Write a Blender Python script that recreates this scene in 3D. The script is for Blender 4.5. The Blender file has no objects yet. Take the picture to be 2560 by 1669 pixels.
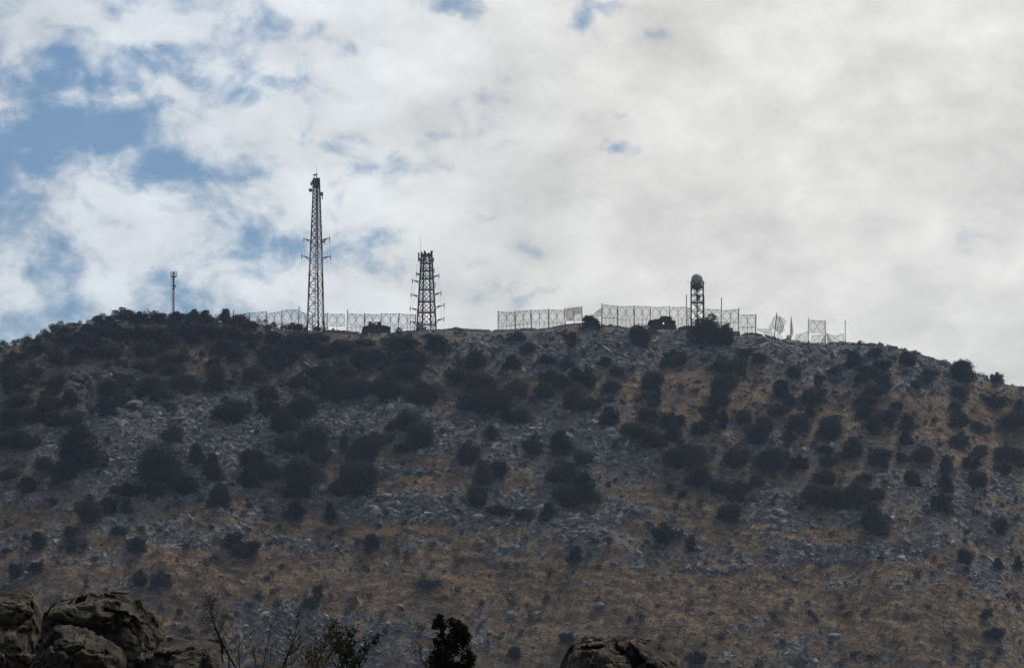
import bpy, bmesh, math, random
import numpy as np
from mathutils import Vector, Matrix
R = math.radians
random.seed(7)
rng = np.random.default_rng(7)
scene = bpy.context.scene
col = scene.collection

# ------------------------------------------------------------------ camera
F = 10000.0                       # focal length in photo pixels (2560 wide)
PITCH = math.atan((1550 - 834.5) / F)
cam_d = bpy.data.cameras.new('camera')
cam = bpy.data.objects.new('camera', cam_d); col.objects.link(cam)
cam_d.sensor_width = 36.0
cam_d.lens = 36.0 * F / 2560.0
cam_d.clip_start = 0.5; cam_d.clip_end = 6000
cam.location = (0, 0, 0)
cam.rotation_euler = (R(90) + PITCH, 0, 0)
scene.camera = cam
cp, sp = math.cos(PITCH), math.sin(PITCH)

def ray(px, py):
    a = (np.asarray(px, float) - 1280.0) / F
    b = (834.5 - np.asarray(py, float)) / F
    return a, cp - b * sp, sp + b * cp         # direction x, y, z

def W(px, py, Y):                              # photo pixel at depth Y -> world point
    a, dy, dz = ray(px, py)
    t = Y / dy
    return Vector((float(a * t), float(Y), float(dz * t)))

def PX(x, y, z):                               # world -> photo pixel
    f = y * cp + z * sp
    u = -y * sp + z * cp
    return 1280.0 + F * x / f, 834.5 - F * u / f

# ------------------------------------------------------------------ sky
SUN_EL, SUN_AZ = 44.0, 22.0                    # sun ahead, a little to the right, behind thin cloud
world = bpy.data.worlds.new('World'); scene.world = world
world.use_nodes = True
nt = world.node_tree; N = nt.nodes; L = nt.links
N.clear()
out = N.new('ShaderNodeOutputWorld'); bg = N.new('ShaderNodeBackground')
L.new(bg.outputs[0], out.inputs[0])
sky = N.new('ShaderNodeTexSky'); sky.sky_type = 'NISHITA'; sky.sun_disc = False
sky.sun_elevation = R(SUN_EL); sky.sun_rotation = R(SUN_AZ)
sky.air_density = 1.6; sky.dust_density = 0.3; sky.ozone_density = 3.0
tc = N.new('ShaderNodeTexCoord')
def M(op, a, b=None, c=None, clamp=False):
    n = N.new('ShaderNodeMath'); n.operation = op; n.use_clamp = clamp
    for i, v in enumerate((a, b, c)):
        if v is None: continue
        if isinstance(v, (int, float)): n.inputs[i].default_value = v
        else: L.new(v, n.inputs[i])
    return n.outputs[0]
def SM(v, lo, hi, a=0.0, b=1.0):
    n = N.new('ShaderNodeMapRange'); n.interpolation_type = 'SMOOTHSTEP'
    L.new(v, n.inputs[0])
    for i, q in zip((1, 2, 3, 4), (lo, hi, a, b)): n.inputs[i].default_value = q
    return n.outputs[0]
sep = N.new('ShaderNodeSeparateXYZ'); L.new(tc.outputs['Generated'], sep.inputs[0])
yy = M('MAXIMUM', sep.outputs[1], 0.05)
u_ = M('DIVIDE', sep.outputs[0], yy); v_ = M('DIVIDE', sep.outputs[2], yy)
uv = N.new('ShaderNodeCombineXYZ'); L.new(u_, uv.inputs[0]); L.new(v_, uv.inputs[1])
def blob(cx, cy, rx, ry, w, rot=0.0):          # cloud bank / clearing, laid out by compass bearing and elevation
    px, py = cx * 1.0756, cy * 1.0756
    a, dy, dz = ray(px, py)
    m = N.new('ShaderNodeMapping'); m.vector_type = 'TEXTURE'
    L.new(uv.outputs[0], m.inputs[0])
    m.inputs['Location'].default_value = (float(a / dy), float(dz / dy), 0)
    m.inputs['Rotation'].default_value = (0, 0, R(rot))
    k = 1.0756 / F * 1.6
    m.inputs['Scale'].default_value = (rx * k, ry * k, 1)
    n = N.new('ShaderNodeVectorMath'); n.operation = 'LENGTH'; L.new(m.outputs[0], n.inputs[0])
    return SM(n.outputs['Value'], 0.0, 1.0, w, 0.0)
blobs = [
 # clearings
 (600,190,80,55,-.8),(500,215,90,36,-.55,-10),(230,290,190,60,-.80),(330,340,90,50,-.5),(90,330,150,50,-.5),
 (10,430,110,90,-.8),(1100,15,130,40,-.95),(1350,36,120,60,-1.35,20),(690,310,36,32,-.8,-35),(930,392,110,32,-.75),
 (900,540,90,30,-.3),(1435,345,80,26,-1.0),(1430,262,110,24,-.9),(880,120,80,24,-.5),(740,50,34,44,-.6),
 (400,400,120,40,-.4),(1150,200,70,50,-.5),(150,200,120,24,-.35),(650,570,160,34,-.35),(80,610,160,34,-.35),(420,110,60,16,-.45),
 # cloud banks
 (250,60,240,55,.5),(60,140,60,80,.35),(405,205,64,20,.7,-30),(655,118,62,34,.95,10),(800,165,80,34,.4),
 (560,310,150,70,.6),(250,462,120,22,.85,-32),(120,430,60,22,.45),(290,330,44,10,.3,-50),(1260,70,60,70,1.0),
 (1000,140,120,60,.3),(900,250,160,60,.5),(1180,50,50,50,.5),
]
acc = None
for b in blobs:
    g = blob(*b)
    acc = g if acc is None else M('ADD', acc, g)
def noise(scale, detail, rough, dist=0.0, vec=None, off=(0, 0, 0), sc=(1, 1, 1), rot=0):
    m = N.new('ShaderNodeMapping'); m.inputs['Location'].default_value = off
    m.inputs['Scale'].default_value = sc; m.inputs['Rotation'].default_value = (0, R(rot), 0)
    L.new(tc.outputs['Generated'], m.inputs[0])
    n = N.new('ShaderNodeTexNoise'); n.inputs['Scale'].default_value = scale
    n.inputs['Detail'].default_value = detail; n.inputs['Roughness'].default_value = rough
    n.inputs['Distortion'].default_value = dist
    L.new(m.outputs[0], n.inputs['Vector'])
    return n.outputs['Fac']
nA = noise(30, 8, 0.60, 0.35, sc=(1, 1, 1.5), rot=18)
nB = noise(72, 6, 0.58, 0.35, off=(3, 1, 2), sc=(1, 1, 1.4), rot=25)
nC = noise(9, 4, 0.5, 0.0, off=(7, 3, 1))
nD = noise(40, 5, 0.55, 0.2, off=(1, 8, 4), sc=(1, 1, 1.6))
side = SM(u_, -0.15, 0.07, 0.30, 2.0)         # thicker cloud towards the right
cov = M('ADD', side, M('MULTIPLY', acc, 1.15))
cov = M('ADD', cov, M('MULTIPLY', M('SUBTRACT', nA, 0.5), 3.6))
cov = M('ADD', cov, M('MULTIPLY', M('SUBTRACT', nB, 0.5), 4.2))
mask = SM(cov, -0.45, 1.15, 0.06, 0.97)
# brightness of the cloud: towards the veiled sun brighter, thick parts greyer
sd = Vector((math.sin(R(SUN_AZ)), math.cos(R(SUN_AZ)) , 0.30)).normalized()
dt = N.new('ShaderNodeVectorMath'); dt.operation = 'DOT_PRODUCT'
L.new(tc.outputs['Generated'], dt.inputs[0]); dt.inputs[1].default_value = sd
glow = SM(dt.outputs['Value'], 0.2, 1.0, 0.20, 0.765)
shade = M('ADD', M('MULTIPLY', M('SUBTRACT', nD, 0.5), 0.6), M('MULTIPLY', M('SUBTRACT', nC, 0.5), 0.6))
shade = M('ADD', shade, M('MULTIPLY', M('SUBTRACT', nA, 0.5), 0.45)); shade = M('ADD', shade, M('MULTIPLY', M('SUBTRACT', nB, 0.5), 0.35))
bright = M('MULTIPLY', glow, M('ADD', shade, 1.02))
cc = N.new('ShaderNodeMix'); cc.data_type = 'RGBA'
cc.inputs['A'].default_value = (0.90, 0.96, 1.02, 1); cc.inputs['B'].default_value = (1.02, 1.01, 0.965, 1)
L.new(SM(u_, -0.1, 0.04), cc.inputs['Factor'])
cm = N.new('ShaderNodeVectorMath'); cm.operation = 'SCALE'
L.new(cc.outputs['Result'], cm.inputs[0]); L.new(bright, cm.inputs['Scale'])
SKY = 0.05
sk = N.new('ShaderNodeVectorMath'); sk.operation = 'SCALE'
lift = N.new('ShaderNodeVectorMath'); L.new(tc.outputs['Generated'], lift.inputs[0]); lift.inputs[1].default_value = (0, 0, 0.10); L.new(lift.outputs[0], sky.inputs[0])
tn = N.new('ShaderNodeVectorMath'); tn.operation = 'MULTIPLY'; L.new(sky.outputs[0], tn.inputs[0]); tn.inputs[1].default_value = (0.66, 0.86, 1.16)
L.new(tn.outputs[0], sk.inputs[0]); sk.inputs['Scale'].default_value = SKY
mx = N.new('ShaderNodeMix'); mx.data_type = 'RGBA'
L.new(mask, mx.inputs['Factor']); L.new(sk.outputs[0], mx.inputs['A']); L.new(cm.outputs[0], mx.inputs['B'])
L.new(mx.outputs['Result'], bg.inputs['Color']); bg.inputs['Strength'].default_value = 1.0

# ------------------------------------------------------------------ sun (veiled)
sun_d = bpy.data.lights.new('sun', 'SUN'); sun_d.energy = 1.9; sun_d.angle = R(10)
sun_d.color = (1.0, 0.90, 0.78)
sun = bpy.data.objects.new('sun', sun_d); col.objects.link(sun)
sv = Vector((math.sin(R(SUN_AZ)) * math.cos(R(SUN_EL)), math.cos(R(SUN_AZ)) * math.cos(R(SUN_EL)), math.sin(R(SUN_EL))))
sun.rotation_euler = sv.to_track_quat('Z', 'Y').to_euler()
vs = scene.view_settings
vs.view_transform = 'Standard'; vs.look = 'None'; vs.exposure = 0.0; vs.gamma = 1.0
scene.cycles.volume_bounces = 1
scene.cycles.transparent_max_bounces = 24

# ------------------------------------------------------------------ materials
def mat(name, c, rough=0.9, c2=None, scale=1.0, detail=5, bump=0.0, bscale=None, metal=0.0, lo=0.35, hi=0.65, spec=0.3, dist=0.0, obj=True):
    m = bpy.data.materials.new(name); m.use_nodes = True
    t = m.node_tree; b = t.nodes['Principled BSDF']
    b.inputs['Roughness'].default_value = rough; b.inputs['Metallic'].default_value = metal
    b.inputs['Specular IOR Level'].default_value = spec
    b.inputs['Base Color'].default_value = (*c, 1)
    co = t.nodes.new('ShaderNodeTexCoord')
    if c2 is not None:
        n = t.nodes.new('ShaderNodeTexNoise'); n.inputs['Scale'].default_value = scale
        n.inputs['Detail'].default_value = detail; n.inputs['Roughness'].default_value = 0.65
        n.inputs['Distortion'].default_value = dist
        t.links.new(co.outputs['Object'], n.inputs['Vector'])
        r = t.nodes.new('ShaderNodeValToRGB')
        r.color_ramp.elements[0].position = lo; r.color_ramp.elements[1].position = hi
        r.color_ramp.elements[0].color = (*c, 1); r.color_ramp.elements[1].color = (*c2, 1)
        t.links.new(n.outputs['Fac'], r.inputs[0]); t.links.new(r.outputs[0], b.inputs['Base Color'])
    if bump:
        n2 = t.nodes.new('ShaderNodeTexNoise'); n2.inputs['Scale'].default_value = bscale or scale * 3
        n2.inputs['Detail'].default_value = 8; n2.inputs['Roughness'].default_value = 0.7
        t.links.new(co.outputs['Object'], n2.inputs['Vector'])
        bp = t.nodes.new('ShaderNodeBump'); bp.inputs['Strength'].default_value = bump
        bp.inputs['Distance'].default_value = 0.3 / (bscale or scale * 3)
        t.links.new(n2.outputs['Fac'], bp.inputs['Height']); t.links.new(bp.outputs[0], b.inputs['Normal'])
    return m

MT = {}
MT['steel'] = mat('galvanised_steel', (0.10, 0.12, 0.14), 0.6, (0.16, 0.18, 0.20), 0.6)
MT['dsteel'] = mat('weathered_dark_steel', (0.045, 0.046, 0.050), 0.7, (0.085, 0.075, 0.068), 0.8)
MT['rust'] = mat('rusted_pole_steel', (0.06, 0.045, 0.035), 0.85, (0.11, 0.085, 0.06), 1.2)
MT['red'] = mat('faded_red_paint', (0.25, 0.062, 0.045), 0.7, (0.15, 0.05, 0.038), 0.7, spec=.2)
MT['white'] = mat('faded_white_paint', (0.62, 0.64, 0.66), 0.6, (0.45, 0.47, 0.49), 0.7)
MT['panel'] = mat('antenna_plastic', (0.30, 0.31, 0.32), 0.5, (0.24, 0.25, 0.26), 1.0)
MT['dome'] = mat('radome_shell', (0.50, 0.50, 0.48), 0.55, (0.42, 0.42, 0.41), 0.4)
MT['armour'] = mat('dusty_olive_armour', (0.035, 0.036, 0.030), 0.85, (0.055, 0.052, 0.042), 1.5, bump=0.3)
MT['camo'] = mat('camouflage_netting', (0.025, 0.030, 0.024), 0.95, (0.055, 0.050, 0.038), 1.3, bump=0.8, bscale=5)
MT['rock'] = mat('grey_limestone', (0.24, 0.245, 0.255), 0.95, (0.44, 0.44, 0.44), 0.35, detail=8, bump=0.5, bscale=3)
MT['nrock'] = None
MT['trunk'] = mat('oak_bark', (0.05, 0.042, 0.034), 0.95, (0.09, 0.075, 0.06), 6)

def leafmat(name, c, c2, scale):
    m = mat(name, c, 0.8, c2, scale, detail=3, spec=0.15)
    t = m.node_tree; b = t.nodes['Principled BSDF']; o = t.nodes['Material Output']
    tr = t.nodes.new('ShaderNodeBsdfTranslucent'); ad = t.nodes.new('ShaderNodeMixShader'); ad.inputs[0].default_value = 0.22
    oi = t.nodes.new('ShaderNodeObjectInfo'); mm = t.nodes.new('ShaderNodeMapRange'); mm.inputs[3].default_value = 0.5; mm.inputs[4].default_value = 1.6
    t.links.new(oi.outputs['Random'], mm.inputs[0]); sc_ = t.nodes.new('ShaderNodeVectorMath'); sc_.operation = 'SCALE'
    src = b.inputs['Base Color'].links[0].from_socket
    t.links.new(src, sc_.inputs[0]); t.links.new(mm.outputs[0], sc_.inputs['Scale']); t.links.new(sc_.outputs[0], b.inputs['Base Color']); t.links.new(sc_.outputs[0], tr.inputs['Color'])
    t.links.new(b.outputs[0], ad.inputs[1]); t.links.new(tr.outputs[0], ad.inputs[2]); t.links.new(ad.outputs[0], o.inputs[0])
    return m
MT['leafg'] = leafmat('oak_foliage', (0.019, 0.024, 0.018), (0.058, 0.064, 0.042), 6.0)
MT['leafb'] = leafmat('brownish_foliage', (0.034, 0.027, 0.022), (0.080, 0.064, 0.048), 6.0)
MT['leafn'] = leafmat('near_oak_leaf', (0.014, 0.020, 0.007), (0.035, 0.042, 0.014), 9.0)
MT['leafy'] = leafmat('yellowing_leaf', (0.045, 0.050, 0.014), (0.16, 0.11, 0.025), 5.0)
MT['twig'] = mat('twig_bark', (0.035, 0.028, 0.022), 0.95)

def netmat(name, dens):
    m = bpy.data.materials.new(name); m.use_nodes = True
    t = m.node_tree; o = t.nodes['Material Output']; t.nodes.remove(t.nodes['Principled BSDF'])
    d = t.nodes.new('ShaderNodeBsdfDiffuse'); d.inputs[0].default_value = (0.20, 0.19, 0.165, 1)
    tp = t.nodes.new('ShaderNodeBsdfTransparent'); mi = t.nodes.new('ShaderNodeMixShader')
    co = t.nodes.new('ShaderNodeTexCoord'); n = t.nodes.new('ShaderNodeTexNoise'); n.inputs['Scale'].default_value = 0.8
    n.inputs['Detail'].default_value = 4
    t.links.new(co.outputs['Object'], n.inputs['Vector'])
    mr = t.nodes.new('ShaderNodeMapRange'); mr.inputs[1].default_value = 0.3; mr.inputs[2].default_value = 0.7
    mr.inputs[3].default_value = dens * 0.7; mr.inputs[4].default_value = dens * 1.3
    t.links.new(n.outputs[0], mr.inputs[0]); t.links.new(mr.outputs[0], mi.inputs[0])
    t.links.new(tp.outputs[0], mi.inputs[1]); t.links.new(d.outputs[0], mi.inputs[2]); t.links.new(mi.outputs[0], o.inputs[0])
    return m
MT['net'] = netmat('fine_wire_mesh', 0.27)
MT['net2'] = netmat('folded_wire_mesh', 0.48)

# ------------------------------------------------------------------ helpers
def tag(o, label=None, cat=None, group=None, kind=None):
    if label: o['label'] = label
    if cat: o['category'] = cat
    if group: o['group'] = group
    if kind: o['kind'] = kind
    return o
def empty(name, loc, rz=0.0):
    o = bpy.data.objects.new(name, None); col.objects.link(o)
    o.location = loc; o.rotation_euler.z = rz; o.empty_display_size = 0.5
    return o
def link(name, me, parent=None):
    o = bpy.data.objects.new(name, me); col.objects.link(o)
    if parent is not None: o.parent = parent
    return o
class MB:
    def __init__(s, origin=(0, 0, 0)):
        s.v = []; s.f = []; s.m = []; s.o = Vector(origin)
    def add(s, vs, fs, mi=0):
        k = len(s.v); s.v += [tuple(Vector(v) - s.o) for v in vs]
        s.f += [tuple(i + k for i in f) for f in fs]; s.m += [mi] * len(fs)
    def strut(s, p, q, r=0.06, r2=None, n=5, mi=0):
        p = Vector(p); q = Vector(q); r2 = r if r2 is None else r2
        d = q - p
        if d.length < 1e-6: return
        d.normalize(); a = d.orthogonal().normalized(); b = d.cross(a)
        vs = []
        for c, rr in ((p, r), (q, r2)):
            for i in range(n):
                t = 2 * math.pi * i / n
                vs.append(c + (a * math.cos(t) + b * math.sin(t)) * rr)
        fs = [(i, (i + 1) % n, n + (i + 1) % n, n + i) for i in range(n)]
        fs += [tuple(range(n - 1, -1, -1)), tuple(range(n, 2 * n))]
        s.add(vs, fs, mi)
    def box(s, c, sx, sy, sz, mi=0, rz=0.0, tilt=0.0):
        M_ = Matrix.Rotation(rz, 3, 'Z') @ Matrix.Rotation(tilt, 3, 'Y')
        c = Vector(c); vs = []
        for z in (-1, 1):
            for y in (-1, 1):
                for x in (-1, 1):
                    vs.append(c + M_ @ Vector((x * sx / 2, y * sy / 2, z * sz / 2)))
        s.add(vs, [(0, 2, 3, 1), (4, 5, 7, 6), (0, 1, 5, 4), (2, 6, 7, 3), (0, 4, 6, 2), (1, 3, 7, 5)], mi)
    def lathe(s, c, prof, n=20, mi=0):
        c = Vector(c); vs = []; fs = []
        for r, z in prof:
            for i in range(n):
                t = 2 * math.pi * i / n
                vs.append(c + Vector((r * math.cos(t), r * math.sin(t), z)))
        for j in range(len(prof) - 1):
            for i in range(n):
                fs.append((j * n + i, j * n + (i + 1) % n, (j + 1) * n + (i + 1) % n, (j + 1) * n + i))
        fs.append(tuple(range(n - 1, -1, -1))); k = (len(prof) - 1) * n
        fs.append(tuple(range(k, k + n)))
        s.add(vs, fs, mi)
    def prism(s, pts, y0, y1, inset=0.0, mi=0):      # outline (x,z) extruded in depth, softened towards both ends
        n = len(pts); cx = sum(p[0] for p in pts) / n; cz = sum(p[1] for p in pts) / n
        vs = []
        w = y1 - y0
        rings = [(y0, 1 - inset), (y0 + w * .12, 1), (y1 - w * .12, 1), (y1, 1 - inset)]
        for y, k in rings:
            vs += [Vector((cx + (x - cx) * k, y, cz + (z - cz) * k)) for x, z in pts]
        fs = []
        for j in range(3):
            for i in range(n):
                fs.append((j * n + i, j * n + (i + 1) % n, (j + 1) * n + (i + 1) % n, (j + 1) * n + i))
        fs.append(tuple(range(n))); fs.append(tuple(range(4 * n - 1, 3 * n - 1, -1)))
        s.add(vs, fs, mi)
    def mesh(s, name, mats, smooth=False):
        me = bpy.data.meshes.new(name); me.from_pydata(s.v, [], s.f)
        for m in (mats if isinstance(mats, (list, tuple)) else [mats]): me.materials.append(m)
        me.polygons.foreach_set('material_index', s.m)
        if smooth: me.polygons.foreach_set('use_smooth', [True] * len(s.f))
        me.update()
        return me
    def build(s, name, mats, parent=None, smooth=False):
        return link(name, s.mesh(name, mats, smooth), parent)
def npmesh(name, v, f, mats, smooth=False, mi=None):   # v (n,3), f (m,k) arrays
    me = bpy.data.meshes.new(name)
    me.vertices.add(len(v)); me.vertices.foreach_set('co', np.ascontiguousarray(v, np.float32).ravel())
    k = f.shape[1]
    me.loops.add(f.size); me.loops.foreach_set('vertex_index', np.ascontiguousarray(f, np.int32).ravel())
    me.polygons.add(len(f)); me.polygons.foreach_set('loop_start', np.arange(0, f.size, k, dtype=np.int32))
    me.polygons.foreach_set('loop_total', np.full(len(f), k, np.int32))
    if mi is not None: me.polygons.foreach_set('material_index', mi.astype(np.int32))
    me.polygons.foreach_set('use_smooth', np.full(len(f), bool(smooth)))
    for m in mats: me.materials.append(m)
    me.update(calc_edges=True); me.validate()
    return me

# gradient noise, vectorised
_perm = np.random.default_rng(3).permutation(256); _perm = np.concatenate([_perm, _perm, _perm])
_g = np.random.default_rng(5).normal(size=(256, 3)); _g /= np.linalg.norm(_g, axis=1)[:, None]
def perlin(x, y, z=0.0):
    x = np.asarray(x, float); y = np.asarray(y, float); z = np.broadcast_to(np.asarray(z, float), x.shape)
    xi = np.floor(x).astype(int); yi = np.floor(y).astype(int); zi = np.floor(z).astype(int)
    xf = x - xi; yf = y - yi; zf = z - zi
    xi &= 255; yi &= 255; zi &= 255
    fu = xf ** 3 * (xf * (xf * 6 - 15) + 10); fv = yf ** 3 * (yf * (yf * 6 - 15) + 10); fw = zf ** 3 * (zf * (zf * 6 - 15) + 10)
    r = 0
    for a in (0, 1):
        for b in (0, 1):
            for c in (0, 1):
                h = _perm[_perm[_perm[xi + a] + yi + b] + zi + c]
                g = _g[h]
                d = g[..., 0] * (xf - a) + g[..., 1] * (yf - b) + g[..., 2] * (zf - c)
                r = r + d * (fu if a else 1 - fu) * (fv if b else 1 - fv) * (fw if c else 1 - fw)
    return r * 1.6
def fbm(x, y, z=0.0, octv=4, gain=0.5):
    r = 0; a = 1.0; f = 1.0
    for i in range(octv):
        r = r + a * perlin(np.asarray(x) * f + i * 17.3, np.asarray(y) * f + i * 9.1, np.asarray(z) * f + i * 4.7)
        a *= gain; f *= 2.03
    return r
def smooth(e0, e1, x):
    t = np.clip((x - e0) / (e1 - e0), 0, 1); return t * t * (3 - 2 * t)

# ------------------------------------------------------------------ the hill
SK = [(-1200,960),(-500,925),(-200,890),(0,871),(40,862),(90,852),(110,842),(135,830),(160,818),(200,815),(240,808),(300,803),(400,802),(500,803),(560,806),(625,807),(660,811),(700,823),(740,826),
 (790,830),(830,832),(900,831),(1000,828),(1060,825),(1100,822),(1140,824),(1200,827),(1250,827),(1320,825),(1360,823),(1400,816),(1430,811),(1460,809),(1500,815),(1550,818),(1600,823),(1690,823),
 (1750,825),(1800,832),(1860,840),(1900,843),(1930,848),(1980,856),(2020,861),(2060,864),(2085,858),(2110,855),(2160,863),(2200,867),(2240,871),(2280,880),(2320,892),(2360,905),(2400,920),(2440,934),(2480,950),(2520,962),
 (2560,965),(2800,1010),(3300,1120),(4200,1350),(6000,1700)]
YC = 1000.0
SK = [(x, y + (3.5 if 860 <= x <= 1500 else 1.5 if 1500 < x <= 1880 else 0)) for x, y in SK]      # bare ground lies a little under the netted bank
skx = np.array([(p[0] - 1280) / F * YC for p in SK]); skz = np.array([W(p[0], p[1], YC).z for p in SK])
_xs = np.linspace(-1000, 1000, 4001); _zs = np.interp(_xs, skx, skz)
_ker = np.exp(-np.linspace(-2.5, 2.5, 61) ** 2); _ker /= _ker.sum()
_zsm = np.convolve(np.pad(_zs, 30, 'edge'), _ker, 'valid')
_s = np.linspace(0, 700, 1401)
_sl = np.tan(np.radians(np.interp(_s, [0, 4, 14, 60, 110, 170, 260, 700], [5, 12, 23, 25.5, 28, 31, 30, 20])))
_D = np.concatenate([[0], np.cumsum((_sl[1:] + _sl[:-1]) / 2 * (_s[1] - _s[0]))])
def ridge_y(x): return YC + 4 * perlin(x / 60.0, 0.3 + 0 * x, 0.7)
def height(x, y, fine=True):
    x = np.asarray(x, float); y = np.asarray(y, float)
    s = ridge_y(x) - y
    zc = np.interp(x, _xs, _zs); zm = np.interp(x, _xs, _zsm)
    k = smooth(4, 45, s)
    top = zc * (1 - k) + zm * k
    front = top - np.interp(s, _s, _D)
    back = zc - 0.10 * np.maximum(-s, 0) - 0.0022 * np.maximum(-s, 0) ** 2
    back = np.maximum(back, -55 + 0 * x)
    z = np.where(s > 0, front, back)
    w = smooth(3, 25, s)
    z = z + w * (2.6 * perlin(x / 42, y / 42, 1.5) + 1.1 * perlin(x / 15, y / 15, 4.2))
    if fine:
        z = z + (0.25 + 0.75 * w) * (0.42 * perlin(x / 5.1, y / 5.1, 2.2) + 0.22 * perlin(x / 2.2, y / 2.2, 6.1) + 0.12 * perlin(x / 1.0, y / 1.0, 8.1))
        # limestone beds: the slope steps down in ledges
        tw = w * smooth(-0.15, 0.35, perlin(x / 38, y / 22, 9.3)) * smooth(20, 60, s)
        t = (z + 0.03 * x + 1.9 * perlin(x / 14, y / 14, 3.3) + 0.5 * perlin(x / 4, y / 4, 3.3)) / 2.9
        fr = t - np.floor(t)
        st = np.floor(t) + smooth(0.0, 0.42, fr)
        z = z + tw * 0.12 * (st - t) * 2.9
    near = -1.75 - 0.30 * np.maximum(y - 44, 0) + 0.10 * perlin(x / 3, y / 3, 0.5)
    near = np.where(y < 44, near, near + 0.8 * perlin(x / 25, y / 25, 0.2) * smooth(44, 90, y))
    valley = -56 + 2 * perlin(x / 60, y / 60, 5.5)
    return np.maximum(np.maximum(z, near), valley)

# where rubble lies and where the dry grass grows (ellipses over the hillside, from the photograph)
RK = [(330,975,260,60,.7),(600,1010,330,85,.95),(400,1060,250,80,.9),(830,960,130,50,.8),(950,1010,180,60,.8),(1250,1010,180,60,.85),(1400,1060,150,70,.8),(1150,1100,120,60,.5),(450,1130,200,50,.5),
 (700,1110,130,40,.5),(1330,800,260,30,.7),(1500,810,170,42,.95),(1600,830,100,40,.6),(1780,815,130,38,.8),(2020,835,150,42,.8),(1900,870,120,30,.6),(2180,870,90,40,.7),(1250,840,120,30,.7),(700,850,60,20,.7),(260,890,110,30,.6),
 (560,880,80,25,.6),(740,900,60,30,.5),(1000,840,60,25,.6),(950,1185,180,35,.85),(880,1150,100,30,.5),(1100,1210,100,30,.6),(1200,1160,90,40,.6),(1350,1240,110,40,.7),(1450,1180,100,40,.5),(1650,1290,140,20,.7),
 (1800,1160,150,30,.6),(1830,1210,80,30,.7),(2000,1200,120,30,.6),(1900,1290,180,18,.8),(2150,1250,120,20,.6),(2200,1150,150,50,.6),(2300,1200,90,50,.6),(2330,1340,90,40,.6),(2000,1350,120,20,.3),(680,1455,150,45,.95),(820,1490,120,45,.9),
 (560,1400,60,20,.5),(330,1350,130,20,.6),(200,1290,140,25,.6),(100,1180,110,30,.5),(300,1210,120,25,.6),(230,1120,100,30,.6),(1050,1490,90,40,.6),(1850,1500,110,50,.6),(1000,1530,110,25,.7),(1180,1430,60,20,.5),(1560,1240,80,15,.7),
 (2130,1130,100,20,.5),(1750,1030,140,30,.5),(1620,1100,120,30,.3),(900,1320,110,15,.4),(750,1270,90,20,.5),(450,1250,130,30,.6),(1200,1290,90,20,.4),(1350,1490,80,20,.3),(60,1290,70,30,.5),(640,1180,90,30,.6)]
GR = [(420,812,70,10,1.),(250,835,30,14,.7),(60,870,30,20,.6),(130,800,18,8,.8),(590,793,40,8,.7),(790,840,30,12,.5),(1270,890,110,14,1.),(1200,880,60,12,.8),(1330,905,90,12,.9),(1420,950,60,14,.5),(1620,865,90,20,.9),(1560,900,120,20,.6),
 (1700,880,60,25,.8),(1780,930,80,25,.6),(1900,980,90,22,.9),(1850,920,80,20,.6),(2150,985,140,24,.9),(2300,985,90,30,1.),(2100,940,90,25,.7),(2250,930,80,20,.6),(1640,950,90,20,.5),(1000,1080,130,16,.9),(1050,1110,150,14,.9),(1180,1080,60,14,.5),
 (100,1190,140,22,.7),(60,1080,80,16,.6),(140,1140,70,14,.5),(850,1060,60,20,.6),(1550,1150,130,24,.7),(1650,1220,150,24,.7),(1750,1100,100,14,.6),(700,1210,120,22,.6),(950,1230,200,16,.7),(450,1310,300,30,.7),(900,1370,400,36,.8),(1100,1310,300,30,.5),
 (500,1370,180,30,.9),(300,1300,100,16,.5),(1500,1400,300,60,.7),(1950,1330,150,18,.6),(1700,1340,200,20,.7),(2100,1440,280,40,.7),(1500,1500,300,40,.6),(1650,1420,100,40,.7),(1980,1240,140,14,.8),(2250,1060,80,14,.6),(1620,1030,60,12,.6),(1200,1540,120,20,.5),(420,1430,80,40,.8)]
def emap(E, px, py):
    r = np.zeros_like(px)
    for cx, cy, rx, ry, w in E:
        q = ((px / 1.0756 - cx) / rx) ** 2 + ((py / 1.0756 - cy) / ry) ** 2
        r = np.maximum(r, w * np.exp(-q * 0.7))
    return r
def cover(x, y, z):
    px, py = PX(x, y, z)
    n = fbm(x / 9.0, y / 9.0, 1.1, 4, 0.6); n2 = fbm(x / 2.6, y / 2.6, 3.1, 3, 0.6)
    base = 0.44 - 0.08 * smooth(1250, 1500, py); n3 = fbm(x / 5.0, y / 3.6, 12.1, 3, 0.6)
    rk = base + 0.62 * emap(RK, px, py) - 0.50 * emap(GR, px, py) + 0.30 * n + 0.30 * n2 + 0.22 * n3
    return np.clip(rk, 0, 1)

xs = np.concatenate([-np.geomspace(150, 950, 40)[::-1], np.arange(-149.6, 149.7, 0.42), np.geomspace(150, 950, 40)])
ys = np.concatenate([np.linspace(-120, 20, 20), np.arange(22, 50, 1.0), np.geomspace(51, 800, 90), np.arange(802, 1008, 0.42), np.geomspace(1009, 1700, 70)])
GX, GY = np.meshgrid(xs, ys)
GZ = height(GX, GY)
nx, ny = len(xs), len(ys)
V = np.stack([GX.ravel(), GY.ravel(), GZ.ravel()], 1)
ii = np.arange((ny - 1) * nx).reshape(ny - 1, nx)[:, :-1].ravel()
Fq = np.stack([ii, ii + 1, ii + nx + 1, ii + nx], 1)
tm = bpy.data.materials.new('hillside_ground'); tm.use_nodes = True
me = npmesh('hillside', V, Fq, [tm], smooth=True)
rk = cover(V[:, 0], np.maximum(V[:, 1], 1.0), V[:, 2])
rk = np.where(V[:, 1] < 780, 0.4, rk)
at = me.attributes.new('rockiness', 'FLOAT', 'POINT'); at.data.foreach_set('value', rk.astype(np.float32))
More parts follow.
